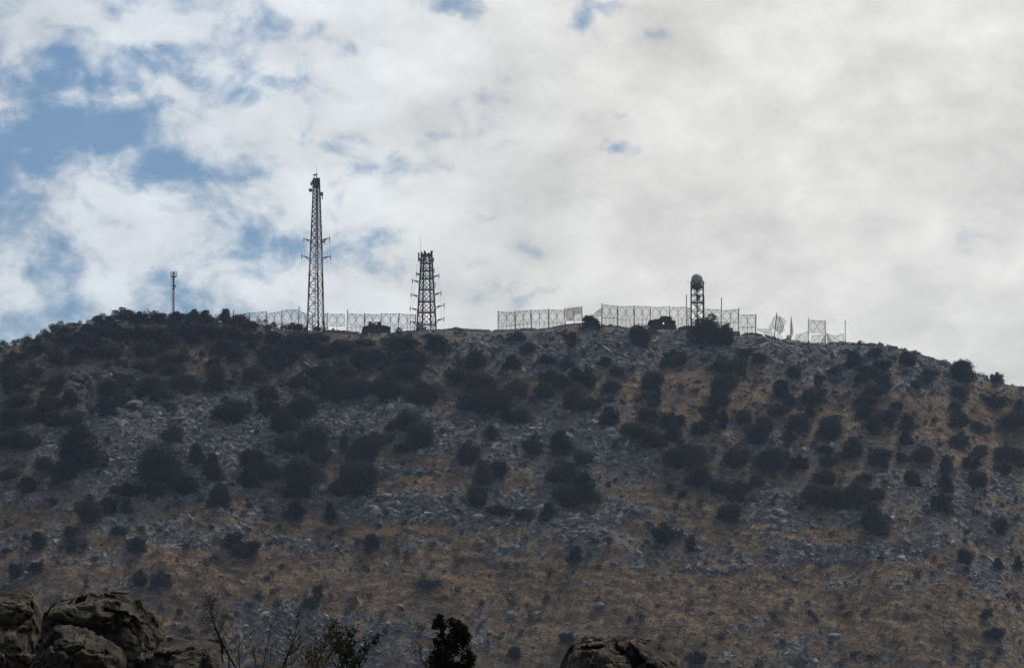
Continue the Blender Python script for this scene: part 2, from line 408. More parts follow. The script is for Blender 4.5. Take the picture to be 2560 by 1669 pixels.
hill = link('hillside', me); tag(hill, kind='structure')
t = tm.node_tree; b = t.nodes['Principled BSDF']; b.inputs['Roughness'].default_value = 1.0; b.inputs['Specular IOR Level'].default_value = 0.1
def TN(tree, scale, detail=6, rough=0.65, sc=(1, 1, 1)):
    co = tree.nodes.new('ShaderNodeTexCoord'); mp = tree.nodes.new('ShaderNodeMapping'); mp.inputs['Scale'].default_value = sc
    tree.links.new(co.outputs['Object'], mp.inputs[0])
    n = tree.nodes.new('ShaderNodeTexNoise'); n.inputs['Scale'].default_value = scale; n.inputs['Detail'].default_value = detail
    n.inputs['Roughness'].default_value = rough; tree.links.new(mp.outputs[0], n.inputs['Vector']); return n.outputs['Fac']
def RAMP(tree, src, stops):
    r = tree.nodes.new('ShaderNodeValToRGB'); e = r.color_ramp.elements
    while len(e) < len(stops): e.new(0.5)
    for q, (p, c) in zip(e, stops): q.position = p; q.color = (*c, 1)
    tree.links.new(src, r.inputs[0]); return r.outputs[0]
grass = RAMP(t, TN(t, 0.35, 9, 0.72), [(0.30, (0.085, 0.063, 0.046)), (0.44, (0.155, 0.112, 0.077)), (0.56, (0.32, 0.235, 0.145)), (0.70, (0.57, 0.43, 0.25))])
fine_ = RAMP(t, TN(t, 1.6, 8, 0.8), [(0.38, (0.22, 0.22, 0.23)), (0.50, (0.75, 0.75, 0.75)), (0.62, (1.35, 1.35, 1.35))])
rockc = RAMP(t, TN(t, 0.8, 9, 0.75), [(0.34, (0.08, 0.076, 0.074)), (0.5, (0.20, 0.198, 0.20)), (0.66, (0.38, 0.38, 0.385))])
mg = t.nodes.new('ShaderNodeMix'); mg.data_type = 'RGBA'; mg.blend_type = 'MULTIPLY'; mg.inputs['Factor'].default_value = 0.8
t.links.new(grass, mg.inputs['A']); t.links.new(fine_, mg.inputs['B'])
att = t.nodes.new('ShaderNodeAttribute'); att.attribute_name = 'rockiness'
ad = t.nodes.new('ShaderNodeMath'); ad.operation = 'ADD'
nn = t.nodes.new('ShaderNodeMath'); nn.operation = 'MULTIPLY_ADD'; nn.inputs[1].default_value = 1.1; nn.inputs[2].default_value = -0.55
t.links.new(TN(t, 0.9, 8, 0.7), nn.inputs[0]); t.links.new(nn.outputs[0], ad.inputs[0]); t.links.new(att.outputs['Fac'], ad.inputs[1])
mr = t.nodes.new('ShaderNodeMapRange'); mr.interpolation_type = 'SMOOTHSTEP'; mr.inputs[1].default_value = 0.42; mr.inputs[2].default_value = 0.62
t.links.new(ad.outputs[0], mr.inputs[0])
m2 = t.nodes.new('ShaderNodeMix'); m2.data_type = 'RGBA'
t.links.new(mr.outputs[0], m2.inputs['Factor']); t.links.new(mg.outputs['Result'], m2.inputs['A']); t.links.new(rockc, m2.inputs['B'])
t.links.new(m2.outputs['Result'], b.inputs['Base Color'])
bp = t.nodes.new('ShaderNodeBump'); bp.inputs['Strength'].default_value = 1.0; bp.inputs['Distance'].default_value = 0.45
t.links.new(TN(t, 1.3, 9, 0.75), bp.inputs['Height']); t.links.new(bp.outputs[0], b.inputs['Normal'])

_my = np.arange(790, 1012, 0.25)
def ground_at(px, py):                 # where the sight line through a photo pixel meets the hillside
    px = np.atleast_1d(np.asarray(px, float)); py = np.atleast_1d(np.asarray(py, float))
    a, dy, dz = ray(px, py)
    Y = _my[None, :]; X = (a / dy)[:, None] * Y; Z = (dz / dy)[:, None] * Y
    H = height(X, Y + 0 * X)
    hit = H >= Z
    idx = np.where(hit.any(1), hit.argmax(1), -1)
    res = []
    for i, k in enumerate(idx):
        if k < 0:
            x = px[i]; xx = float((x - 1280) / F * YC); yv = float(ridge_y(np.array(xx))) - 0.5
            res.append((xx, yv, float(height(xx, yv)), False))
        else:
            res.append((float(X[i, k]), float(_my[k]), float(H[i, k]), True))
    return res
# ------------------------------------------------------------------ structures on the ridge
def zg(x, y): return float(height(np.array(float(x)), np.array(float(y)), True))
def lerp(a, b, t): return a + (b - a) * t

def dipole_arm(parent, root_p, tip_p, Y, mats, drop=True):
    """outrigger with vertical aerial rods"""
    mb = MB(parent.location)
    a = W(*root_p, Y); b = W(*tip_p, Y)
    mb.strut(a, b, 0.11, 0.08); mb.strut(a - Vector((0, 0, 0.8)), lerp(a, b, .5), 0.07)
    mb.strut(b - Vector((0, 0, .7)), b + Vector((0, 0, .5)), 0.11)
    mb.box(lerp(a, b, .45), 0.7, .3, .35)
    mb.strut(lerp(a, b, .7) - Vector((0, .5, 0)), lerp(a, b, .7) + Vector((0, .5, .4)), 0.07)
    o = mb.build('aerial_arm', mats, parent)
    if drop:
        m2 = MB(parent.location)
        m2.strut(b - Vector((0, 0, 2.6)), b + Vector((0, 0, 2.6)), 0.022, n=4)
        c = lerp(a, b, .65); m2.strut(c - Vector((0, 0, 2.2)), c + Vector((0, 0, 2.4)), 0.022, n=4)
        m2.build('aerial_rod', MT['steel'], o)
    return o

# slim pole mast ----------------------------------------------------
Y = 1012.0
base = W(434, 805, Y); base.z = zg(base.x, Y) - .3
t = empty('pole_mast', base); tag(t, 'slim red and white pole mast with a round caged platform, rising behind the left bushes', 'mast')
mb = MB(base)
for y0, y1, r0, r1, mi in ((820, 723, .27, .235, 1), (723, 697, .22, .20, 0), (697, 691, .16, .16, 2)):
    mb.strut(W(434, y0, Y), W(434, y1, Y), r0, r1, 10, mi)
for y in (697, 723, 750, 780): mb.strut(W(434, y + .8, Y), W(434, y - .8, Y), .33, .33, 10, 0 if y < 730 else 1)
mb.box(W(437.6, 715, Y), .35, .3, .5, 2)
mb.build('pole', [MT['red'], MT['white'], MT['dsteel']], t)
mb = MB(base)
c = W(434.5, 690, Y)
mb.lathe(c - Vector((0, 0, .15)), [(.3, -.25), (.85, 0), (.85, .14), (.3, .2)], 14)
mb.build('platform', MT['dsteel'], t)
mb = MB(base)
for k in range(10):
    a = 2 * math.pi * k / 10
    p = c + Vector((.83 * math.cos(a), .83 * math.sin(a), 0)); mb.strut(p, p + Vector((0, 0, 1.05)), .035, n=4)
for h in (.5, 1.05):
    for k in range(20):
        a = 2 * math.pi * k / 20; a2 = 2 * math.pi * (k + 1) / 20
        mb.strut(c + Vector((.83 * math.cos(a), .83 * math.sin(a), h)), c + Vector((.83 * math.cos(a2), .83 * math.sin(a2), h)), .04, n=4)
mb.build('railing', MT['dsteel'], t)
mb = MB(base); mb.strut(c, c + Vector((0, 0, 1.15)), .13, .1); mb.box(c + Vector((0, 0, .75)), .4, .35, .5); mb.build('beacon', MT['dsteel'], t)
mb = MB(base)
for dx in (-5.6, -3.6): mb.strut(W(434 + dx, 808, Y), W(434 + dx, 694, Y), .025, n=4)
for k in range(34):
    y = 697 + k * 3.3; mb.strut(W(428.4, y, Y), W(430.4, y, Y), .02, n=4)
for y in (701, 722, 742, 752, 772): mb.strut(W(429, y, Y), W(433, y, Y), .05, n=4)
mb.build('ladder', MT['steel'], t)

# tall lattice tower -------------------------------------------------
Y = 1010.0
tb = W(789, 833, Y); tb.z = zg(tb.x, Y) - .5
t = empty('lattice_tower', tb); tag(t, 'tallest red and white lattice tower, tapering, with aerials and dishes near its tip', 'tower')
prof = [(832, 767, 796.5, 811), (803, 769, 795.5, 809), (742, 771.5, 795, 807.5), (683, 773.5, 794, 806), (623, 776.5, 793.8, 804.8), (565, 779, 793.5, 802.5), (505, 781.5, 793.2, 800.8), (445, 784, 793, 798.4)]
def row(y):
    for (y0, a0, b0, c0), (y1, a1, b1, c1) in zip(prof, prof[1:]):
        if y1 <= y <= y0 + .001:
            k = (y0 - y) / (y0 - y1); return lerp(a0, a1, k), lerp(b0, b1, k), lerp(c0, c1, k)
    return prof[0][1:] if y > 832 else prof[-1][1:]
def legs3(y):
    a, b, c = row(y); w = (c - a) * .1 * .87
    return W(a, y, Y + 1.2 * w / 3), W(b, y, Y - w * .55), W(c, y, Y + w * .5)
def band(y): return 0 if y > 802 else 1 if y > 742 else 0 if y > 683 else 1 if y > 623 else 0 if y > 564 else 2 if y > 505 else 3
MTS = [MT['red'], MT['white'], MT['steel'], MT['dsteel']]
for j in range(3):
    mb = MB(tb)
    yv = [832, 803, 742, 683, 623, 565, 505, 445]
    for y0, y1 in zip(yv, yv[1:]):
        mb.strut(legs3(y0)[j], legs3(y1)[j], .27 - .015 * (832 - y0) / 50, .27 - .015 * (832 - y1) / 50, 7, band(y1 + 1))
        p = legs3(y1)[j]; mb.strut(p - Vector((0, 0, .12)), p + Vector((0, 0, .12)), .30 - .0004 * (832 - y1), n=8, mi=band(y1 + 1))
    mb.build('leg', MTS, t)
mb = MB(tb)
bays = [832, 803, 772, 742, 712, 683, 653, 623, 604, 585, 565, 553, 541, 529, 517, 505, 495, 485, 475, 465, 455, 447]
for y0, y1 in zip(bays, bays[1:]):
    A = legs3(y0); B = legs3(y1); mi = band((y0 + y1) / 2); mi2 = mi if y0 > 566 else 2
    for i, j in ((0, 1), (1, 2), (2, 0)):
        r = .11 if y0 > 566 else .10
        mb.strut(B[i], B[j], r, n=4, mi=mi)
        mb.strut(A[i], B[j], r * .8, n=4, mi=mi2); mb.strut(A[j], B[i], r * .8, n=4, mi=mi2)
        if y0 > 566:
            mm = lerp(lerp(A[i], B[j], .5), lerp(A[j], B[i], .5), .5); mb.strut(lerp(A[i], B[i], .5), mm, .045, n=4, mi=mi); mb.strut(lerp(A[j], B[j], .5), mm, .045, n=4, mi=mi)
mb.build('bracing', MTS, t)
mb = MB(tb)
def mid(y, k=.36):
    a, b, c = row(y); return lerp(a, c, k)
for dx in (-1.6, 1.6): mb.strut(W(mid(830) + dx, 830, Y + .3), W(mid(450) + dx, 450, Y + .3), .04, n=4)
for k in range(95):
    y = 828 - k * 4.0; mb.strut(W(mid(y) - 1.6, y, Y + .3), W(mid(y) + 1.6, y, Y + .3), .03, n=4)
mb.build('ladder', MT['steel'], t)
mb = MB(tb)
for dx in (4, 5.6): mb.strut(W(mid(830) + dx, 830, Y + .5), W(mid(460) + dx * .5, 460, Y + .4), .06, n=4)
mb.build('cable_run', MT['dsteel'], t)
mb = MB(tb); mb.box(W(792, 447, Y), 1.5, 1.4, .18); mb.box(W(793, 456, Y), 1.0, 1.0, 1.5); mb.box(W(791, 466, Y), .8, .9, 1.1)
for x in (785.5, 788.5, 792, 796): mb.strut(W(x, 470, Y - .6), W(x, 446, Y - .6), .09)
mb.build('equipment_cage', MT['dsteel'], t)
mb = MB(tb); mb.strut(W(791.8, 446, Y), W(791.8, 433, Y), .11); mb.strut(W(784.5, 438, Y), W(793, 438, Y), .07); mb.strut(W(787, 436, Y), W(787, 445, Y), .07); mb.lathe(W(785.2, 439.5, Y), [(.05, 0), (.28, .1), (.33, .35)], 8); mb.box(W(790.5, 437, Y), .5, .4, .4)
o = mb.build('top_mount', MT['dsteel'], t)
mb = MB(tb); mb.strut(W(791.6, 436, Y), W(791, 413.5, Y), .055, .025, n=4); mb.build('whip_aerial', MT['dsteel'], t)
mb = MB(tb); mb.box(W(778.3, 459, Y), .42, .5, .9, tilt=.1); mb.box(W(781.3, 455.5, Y), .35, .4, 1.2); mb.strut(W(780.5, 450, Y), W(780, 473, Y), .06); mb.strut(W(780, 466, Y), W(786, 468, Y), .06); mb.build('panel_antenna', MT['panel'], t)
mb = MB(tb); mb.box(W(776.2, 475.5, Y), .75, .7, .75); mb.box(W(773.5, 473, Y), .5, .4, .12); mb.strut(W(778, 477, Y), W(786, 477, Y), .1); mb.strut(W(780, 478, Y), W(781.5, 484, Y), .05); mb.build('dish_housing', MT['dsteel'], t)
mb = MB(tb); mb.box(W(804.3, 485, Y), .72, .6, .95); mb.box(W(806, 492, Y), .22, .4, 1.0); mb.strut(W(799, 497.5, Y), W(806, 497.5, Y), .08); mb.strut(W(799, 482, Y), W(803, 482, Y), .08); mb.build('panel_antenna', MT['panel'], t)
for root, tip in (((777, 602), (760, 597.5)), ((804, 600), (824, 595.5)), ((776, 646), (754.5, 639.5)), ((805, 645), (826, 641))): dipole_arm(t, root, tip, Y, MT['dsteel'])
for root, tip in (((804, 604), (812, 603.5)),): dipole_arm(t, root, tip, Y, MT['dsteel'], False)
mb = MB(tb)
for x, y in ((781, 574), (802, 574)):
    s_ = -1 if x < 790 else 1; mb.strut(W(x, y, Y), W(x + 5 * s_, y - 13, Y), .03, n=4)
mb.build('whip_aerial', MT['dsteel'], t)

# shorter four legged antenna tower ----------------------------------
Y = 1009.0
sb = W(1066, 828, Y); sb.z = zg(sb.x, Y) - .5
t = empty('antenna_tower', sb); tag(t, 'shorter four legged lattice tower with stacked platforms, crowded with aerials at its flat top', 'tower')
def q4(y):
    k = (828 - y) / (828 - 636)
    a = lerp(1042, 1053.5, k); d = lerp(1090.5, 1079.5, k)
    b = lerp(1056, 1059.5, k); c_ = lerp(1077, 1073.5, k)
    w = (d - a) * .1
    return [W(a, y, Y - w * .18), W(c_, y, Y - w * .45), W(d, y, Y + w * .18), W(b, y, Y + w * .45)]
def sband(y): return 1 if y > 812 else 0 if y > 757 else 2 if y > 698 else 3 if y > 662 else 0
STS = [MT['red'], MT['white'], MT['steel'], MT['dsteel']]
lv = [828, 813, 783, 756, 726, 699, 679, 660, 642, 634]
for j in range(4):
    mb = MB(sb)
    for y0, y1 in zip(lv, lv[1:]): mb.strut(q4(y0)[j], q4(y1)[j], .24, .21, 6, sband((y0 + y1) / 2) if j != 0 else 3)
    mb.build('leg', STS, t)
mb = MB(sb)
for y0, y1 in zip(lv, lv[1:]):
    A = q4(y0); B = q4(y1); mi = sband((y0 + y1) / 2)
    for i in range(4):
        j = (i + 1) % 4; mb.strut(A[i], B[j], .10, n=4, mi=mi); mb.strut(A[j], B[i], .10, n=4, mi=mi); mb.strut(B[i], B[j], .09, n=4, mi=mi)
mb.build('bracing', STS, t)
for y in lv[1:-1]:
    P = q4(y); mb = MB(sb); mi = sband(y + 3) if y != 699 else 2
    up = Vector((0, 0, .42)); cen = sum(P, Vector()) / 4
    P2 = [cen + (p - cen) * 1.08 for p in P]
    mb.add([p for p in P2] + [p + up for p in P2], [(3, 2, 1, 0), (4, 5, 6, 7), (0, 1, 5, 4), (1, 2, 6, 5), (2, 3, 7, 6), (3, 0, 4, 7)], mi)
    for i in range(4):
        a, b = P2[i], P2[(i + 1) % 4]
        mb.strut(a + Vector((0, 0, .75)), b + Vector((0, 0, .75)), .05, n=4, mi=3)
        for k in (0, .33, .67): q = lerp(a, b, k); mb.strut(q, q + Vector((0, 0, .75)), .035, n=4, mi=3)
    mb.build('platform', STS, t)
mb = MB(sb)
for dx in (-1.3, 1.3): mb.strut(W(1061 + dx, 824, Y), W(1065 + dx, 640, Y), .045, n=4)
for k in range(50): y = 822 - k * 3.7; x = lerp(1061, 1065, (824 - y) / 184); mb.strut(W(x - 1.3, y, Y), W(x + 1.3, y, Y), .03, n=4)
mb.build('ladder', MT['dsteel'], t)
for x, y0, y1 in ((1054, 640, 629), (1061, 655, 626), (1063.5, 650, 629), (1071.5, 648, 631), (1077.5, 640, 628), (1079.8, 634, 626)):
    mb = MB(sb); mb.strut(W(x, y0, Y - .6), W(x, y1, Y - .6), .1); mb.box(W(x, y1 + 3.5, Y - .7), .32, .3, .75); mb.box(W(x + .4, y0 - 4, Y - .7), .35, .3, .6); mb.build('aerial', MT['dsteel'], t)
mb = MB(sb); mb.strut(W(1053, 636, Y - .6), W(1073, 636, Y - .6), .07); mb.strut(W(1060, 633, Y - .6), W(1072, 634, Y - .6), .05); mb.build('aerial_rail', MT['dsteel'], t)
mb = MB(sb); mb.box(W(1046.8, 642, Y), .36, .35, 2.3); mb.strut(W(1047, 637, Y), W(1054, 637, Y), .06); mb.strut(W(1047, 655, Y), W(1054, 656, Y), .06); mb.box(W(1049, 648, Y), .3, .3, .7); mb.build('panel_antenna', MT['dsteel'], t)
mb = MB(sb); mb.box(W(1074.5, 646, Y - .8), .34, .3, 1.9); mb.build('panel_antenna', MT['dsteel'], t)
mb = MB(sb); mb.box(W(1082.5, 649, Y), .5, .4, .7); mb.strut(W(1079, 653, Y), W(1083, 653, Y), .06); mb.strut(W(1084.5, 643, Y), W(1084.5, 655, Y), .07); mb.build('panel_antenna', MT['panel'], t)
for x, y0, y1 in ((1085.5, 670, 682), (1088, 705, 719)):
    mb = MB(sb); mb.strut(W(x, y0, Y), W(x, y1, Y), .08); mb.box(W(x, (y0 + y1) / 2, Y), .18, .3, .8)
    for k in range(3): yy_ = y0 + 2 + k * 3.5; mb.strut(W(x, yy_, Y), W(x - 1.4, yy_, Y), .04, n=4)
    mb.strut(W(x, y1, Y), W(1081.5, y1, Y), .05, n=4); mb.strut(W(x, y0 + 2, Y), W(1080.5, y0 + 2, Y), .05, n=4); mb.build('aerial', MT['dsteel'], t)
mb = MB(sb); mb.strut(W(1052.3, 640, Y), W(1051.7, 588, Y), .075, .03, n=4); mb.build('whip_aerial', MT['dsteel'], t)
for root, tip in (((1051, 686), (1041, 684)), ((1050, 704.5), (1031, 701)), ((1047, 740), (1028, 736.5)), ((1045, 774), (1025.5, 770.5)), ((1043, 806), (1026, 805)), ((1083, 691), (1097.5, 689)), ((1085, 736), (1102.5, 732)),
                  ((1087, 768), (1110.5, 762.5)), ((1090, 801), (1110, 796.5))): dipole_arm(t, root, tip, Y, MT['dsteel'], True)
mb = MB(sb); mb.lathe(W(1049, 815, Y), [(.1, -.9), (.75, -.75), (.95, 0), (.75, .75), (.1, .9)], 12); mb.build('dish', MT['panel'], t)
mb = MB(sb); p = W(1086, 811, Y); mb.box(p, 1.1, 1.0, .35, tilt=-.3); mb.strut(W(1079, 815, Y), p, .1); mb.build('dish', MT['panel'], t)
mb = MB(sb); mb.box(W(1061, 823, Y), 1.0, .8, 1.1); mb.box(W(1047, 826, Y), 1.6, 1.2, .9); mb.build('equipment_box', MT['dsteel'], t)

# domed radar tower ---------------------------------------------------
Y = 1010.0
rb = W(1743, 826, Y); rb.z = zg(rb.x, Y) - .5
t = empty('radar_tower', rb); tag(t, 'straight steel lattice tower carrying a round grey radar dome, behind the big crest bush', 'tower')
mb = MB(rb); c = W(1742.5, 705, Y)
pr = [(1.3, -.35), (1.46, -.3), (1.46, .55)] + [(1.46 * math.cos(a), .62 + 1.5 * math.sin(a)) for a in np.linspace(.12, 1.5, 12)]
mb.lathe(c, pr, 28); o = mb.build('radar_dome', MT['dome'], t, smooth=True)
mb = MB(rb); mb.lathe(W(1742.5, 702.3, Y), [(1.47, -.09), (1.52, -.07), (1.52, .07), (1.47, .09)], 28); mb.build('dome_ring', MT['dsteel'], t)
mb = MB(rb); mb.lathe(W(1742.5, 723.5, Y), [(.25, -.3), (.5, 0), (1.55, .45), (1.58, .95), (1.2, 1.05), (1.0, 1.6)], 16)
for k in range(8):
    a = 2 * math.pi * (k + .5) / 8; p = W(1742.5, 713, Y) + Vector((1.35 * math.cos(a), 1.35 * math.sin(a), 0)); mb.strut(p, p + Vector((0, 0, .75)), .07, n=5)
mb.build('dome_platform', MT['dsteel'], t)
hw = 1.53
ctr = lambda y: W(1743, y, Y)
cor = [(-hw, -.5), (.0, -hw), (hw, .5), (.0, hw)]
for cx_, cy_ in ((-hw, -hw), (hw, -hw), (hw, hw), (-hw, hw)):
    mb = MB(rb); p0 = ctr(828); p1 = ctr(703); mb.strut(p0 + Vector((cx_, cy_, 0)), p1 + Vector((cx_, cy_, 0)), .125, n=6); mb.build('leg', MT['dsteel'], t)
mb = MB(rb)
ly = [826, 800, 778, 757, 738, 722]
qs = ((-hw, -hw), (hw, -hw), (hw, hw), (-hw, hw))
for y0, y1 in zip(ly, ly[1:]):
    for i in range(4):
        a = Vector((*qs[i], 0)); b = Vector((*qs[(i + 1) % 4], 0))
        mb.strut(ctr(y0) + a, ctr(y1) + b, .07, n=4); mb.strut(ctr(y0) + b, ctr(y1) + a, .07, n=4)
        mb.strut(ctr(y1) + a, ctr(y1) + b, .08, n=4)
mb.build('bracing', MT['dsteel'], t)
mb = MB(rb); mb.box(ctr(756), 2 * hw - .1, 2 * hw - .1, .22)
for i in range(4):
    a = Vector((*qs[i], 0)) * .97; b = Vector((*qs[(i + 1) % 4], 0)) * .97; mb.strut(ctr(750) + a, ctr(750) + b, .06, n=4)
mb.build('platform', MT['dsteel'], t)
mb = MB(rb)                                               # spiral stair round a central column
mb.strut(ctr(827), ctr(720), .16, n=8)
z0 = ctr(826).z; z1 = ctr(722).z; ns = 60; prev = None
for k in range(ns):
    a = k * .42; z = lerp(z0, z1, k / ns); p = Vector((ctr(780).x, Y, z)); e = p + Vector((.75 * math.cos(a), .75 * math.sin(a), 0))
    mb.strut(p, e, .06, n=4); mb.strut(e, e + Vector((0, 0, .8)), .025, n=4)
    if prev: mb.strut(prev + Vector((0, 0, .8)), e + Vector((0, 0, .8)), .04, n=4); mb.strut(prev, e, .05, n=4)
    prev = e
mb.build('spiral_stair', MT['dsteel'], t)
mb = MB(rb); mb.box(ctr(742) + Vector((.25, 0, 0)), .9, .8, .9); mb.build('equipment_box', MT['dsteel'], t)
for a, b in (((1728, 703.5), (1715, 702.5)), ((1757, 705), (1767, 708))):
    mb = MB(rb); mb.strut(W(*a, Y), W(*b, Y), .045, n=4); p = lerp(W(*a, Y), W(*b, Y), .6); mb.strut(p - Vector((0, 0, .6)), p + Vector((0, 0, .9)), .02, n=4); mb.build('whip_aerial', MT['steel'], t)

# mesh screens ---------------------------------------------------------
def net_panel(root, corners, mats=None, brace=True, nu=7, nv=6, bulge=.12, seed=0, halves=2, lower=False, name='net_panel', border=True):
    TL, TR, BR, BL = corners; vs = []; fs = []
    for j in range(nv + 1):
        for i in range(nu + 1):
            u, v = i / nu, j / nv
            p = lerp(lerp(TL, TR, u), lerp(BL, BR, u), v)
            s_ = math.sin(math.pi * v) * .10 * math.sin(math.pi * u * 2 + seed); e = math.sin(math.pi * u) * .10 if v == 0 else 0
            p = p + Vector((0, bulge * math.sin(math.pi * u * 2) * math.sin(math.pi * v) + .05 * math.sin(seed + 5 * u + 7 * v), -e * .6 + s_ * .25))
            vs.append(p)
    for j in range(nv):
        for i in range(nu): k = j * (nu + 1) + i; fs.append((k, k + 1, k + nu + 2, k + nu + 1))
    mb = MB(root.location); mb.add(vs, fs); o = mb.build(name, mats or MT['net'], root, smooth=True)
    if brace:
        mb = MB(root.location); off = Vector((0, -.05, 0))
        P = lambda u, v: lerp(lerp(TL, TR, u), lerp(BL, BR, u), v) + off + Vector((0, 0, -.05 * math.sin(math.pi * u) * (v < .01)))
        if border:
            mb.strut(P(0, 0), P(.5, 0), .065, n=4); mb.strut(P(.5, 0), P(1, 0), .065, n=4); mb.strut(P(0, 1), P(1, 1), .045, n=4)
            mb.strut(P(.02, 0), P(.02, 1), .03, n=4); mb.strut(P(.98, 0), P(.98, 1), .03, n=4)
        for h in range(halves):
            a, b_ = h / halves, (h + 1) / halves; m_ = (a + b_) / 2
            if lower:
                mb.strut(P(m_, 0), P(a, 1), .04, n=4); mb.strut(P(m_, 0), P(b_, 1), .04, n=4)
            else:
                mb.strut(P(m_, .0), P(a, .46), .062, n=4); mb.strut(P(m_, .0), P(b_, .46), .062, n=4)
                mb.strut(P(a, .5), P(m_, 1), .055, n=4); mb.strut(P(b_, .5), P(m_, 1), .055, n=4)
        mb.build('brace', MT['rust'], o)
    return o
def post(root, xt, yt, xb, yb, Y, r=.12, name='post'):
    a = W(xt, yt, Y); b = W(xb, yb, Y); b.z = min(b.z, zg(b.x, Y) - .2) if yb > 800 else b.z
    mb = MB(root.location); mb.strut(b, a, r, r * .9, n=6); return mb.build(name, MT['rust'], root)
def screen_run(label, cat, Y, posts, mids, panels, lowers, group=None):
    x0 = posts[0][0]; o_ = W(x0, posts[0][1] + 50, Y); o_.z = zg(o_.x, Y)
    root = empty('mesh_screen_fence', o_); tag(root, label, cat, group)
    for p in posts: post(root, *p, Y)
    for (x, y) in mids: post(root, x, y, x, 830, Y, .06, 'intermediate_post')
    for k, (xl, yl, xr, yr, bl, br) in enumerate(panels):
        net_panel(root, [W(xl, yl, Y), W(xr, yr, Y), W(xr, br, Y), W(xl, bl, Y)], seed=k)
    for k, (xl, yl, xr, yr) in enumerate(lowers):
        pl, pr_ = W(xl, yl, Y), W(xr, yr, Y); bl, br = pl.copy(), pr_.copy(); bl.z = zg(bl.x, Y) - .1; br.z = zg(br.x, Y) - .1
        if bl.z < pl.z - .2 and br.z < pr_.z - .2: net_panel(root, [pl, pr_, br, bl], seed=k + 3, lower=True, bulge=.05, nv=3)
    return root
screen_run('run of tall wire mesh screens behind the bushes, left of the tallest lattice tower', 'fence', 1016.0,
 [(584, 774, 584, 830), (623, 781, 623, 835), (666, 778, 667, 835), (705, 775, 705, 835), (748, 766, 745, 835), (782, 789, 783, 835)],
 [(603, 785), (645, 780), (686, 781), (728, 776), (763, 784)],
 [(585, 788, 623, 782, 812, 812), (624, 782, 665, 778, 809, 810), (668, 784, 704, 778, 814, 809), (707, 775, 746, 774, 808, 806), (749, 778, 781, 789, 812, 820)],
 [(668, 815, 704, 810), (707, 810, 746, 808), (585, 814, 623, 814)])
screen_run('run of wire mesh screens between the two lattice towers, behind the left armoured vehicle', 'fence', 1014.0,
 [(819, 781, 817, 835), (869, 773.5, 866, 835), (912, 782, 911, 835), (954, 782, 952, 835), (998, 782, 992, 835), (1040, 783, 1034, 835)],
 [(842, 785), (890, 784), (931, 785), (976, 784), (1018, 787)],
 [(805, 784, 817, 784, 814, 814), (821, 785, 863, 785, 815, 815), (870, 783, 911, 786, 813, 816), (913, 785, 952, 786, 816, 816), (956, 784, 996, 784, 815, 816), (998, 784, 1039, 787, 816, 818)],
 [(869, 817, 911, 817), (913, 817.5, 952, 817.5), (955, 817, 995, 818), (995, 818, 1036, 820)])
screen_run('separate run of mesh screens standing alone on the crest right of the shorter lattice tower', 'fence', 1008.0,
 [(1245, 776.5, 1245.5, 835), (1287.5, 777, 1288.5, 835), (1327, 773, 1329.5, 835), (1371.5, 771, 1372, 835), (1411, 771, 1415, 835), (1454, 766, 1458, 835)],
 [(1266, 780), (1308.5, 777), (1349, 775), (1392, 774)],
 [(1246.5, 779, 1287, 781, 810, 812), (1289, 778, 1327, 775, 811, 807.5), (1328.5, 775.5, 1371, 774, 806, 805), (1373, 774, 1411, 775, 805, 807)],
 [(1247, 813, 1287, 813), (1289, 812, 1328, 809), (1330, 808, 1371, 807), (1373, 807, 1414, 808)])
# folded double panel at the end of that run
e = [o for o in scene.objects if o.name.startswith('mesh_screen_fence')][-1]
net_panel(e, [W(1412, 771, 1007.8), W(1454, 766.5, 1007.8), W(1457, 801, 1007.8), W(1416, 802, 1007.8)], seed=9)
net_panel(e, [W(1413, 773, 1008.3), W(1434, 769, 1008.3), W(1436, 800, 1008.3), W(1417, 801, 1008.3)], MT['net2'], brace=False, seed=2, name='folded_net')
net_panel(e, [W(1434, 769, 1008.4), W(1453, 768, 1008.4), W(1452, 785, 1008.4), W(1436, 787, 1008.4)], MT['net2'], brace=False, seed=5, name='folded_net')
post(e, 1434, 770, 1437, 830, 1008.0, .07, 'intermediate_post')
screen_run('long run of tall mesh screens behind the turreted vehicle, ending at the radar tower', 'fence', 1014.0,
 [(1505, 758, 1503.5, 835), (1544, 764.5, 1543.5, 835), (1585, 765, 1586, 835), (1626, 766, 1627.5, 835), (1672.5, 763.5, 1673.5, 835), (1716, 736, 1717.5, 840)],
 [(1525, 764), (1565, 767), (1605.5, 767), (1650, 768), (1695.5, 769)],
 [(1506, 761, 1543, 765, 793, 794), (1545, 766, 1584, 765, 797, 796), (1586, 765, 1625, 766, 796, 797), (1629, 768, 1669, 767, 798, 798), (1674, 768, 1715, 767, 798, 798), (1718, 769, 1728, 769, 799, 799)],
 [(1505, 794, 1543, 795), (1545, 798.5, 1584, 798.5), (1586, 798.5, 1626, 799), (1674, 800, 1716, 800), (1718, 800, 1730, 801)])
e = [o for o in scene.objects if o.name.startswith('mesh_screen_fence')][-1]
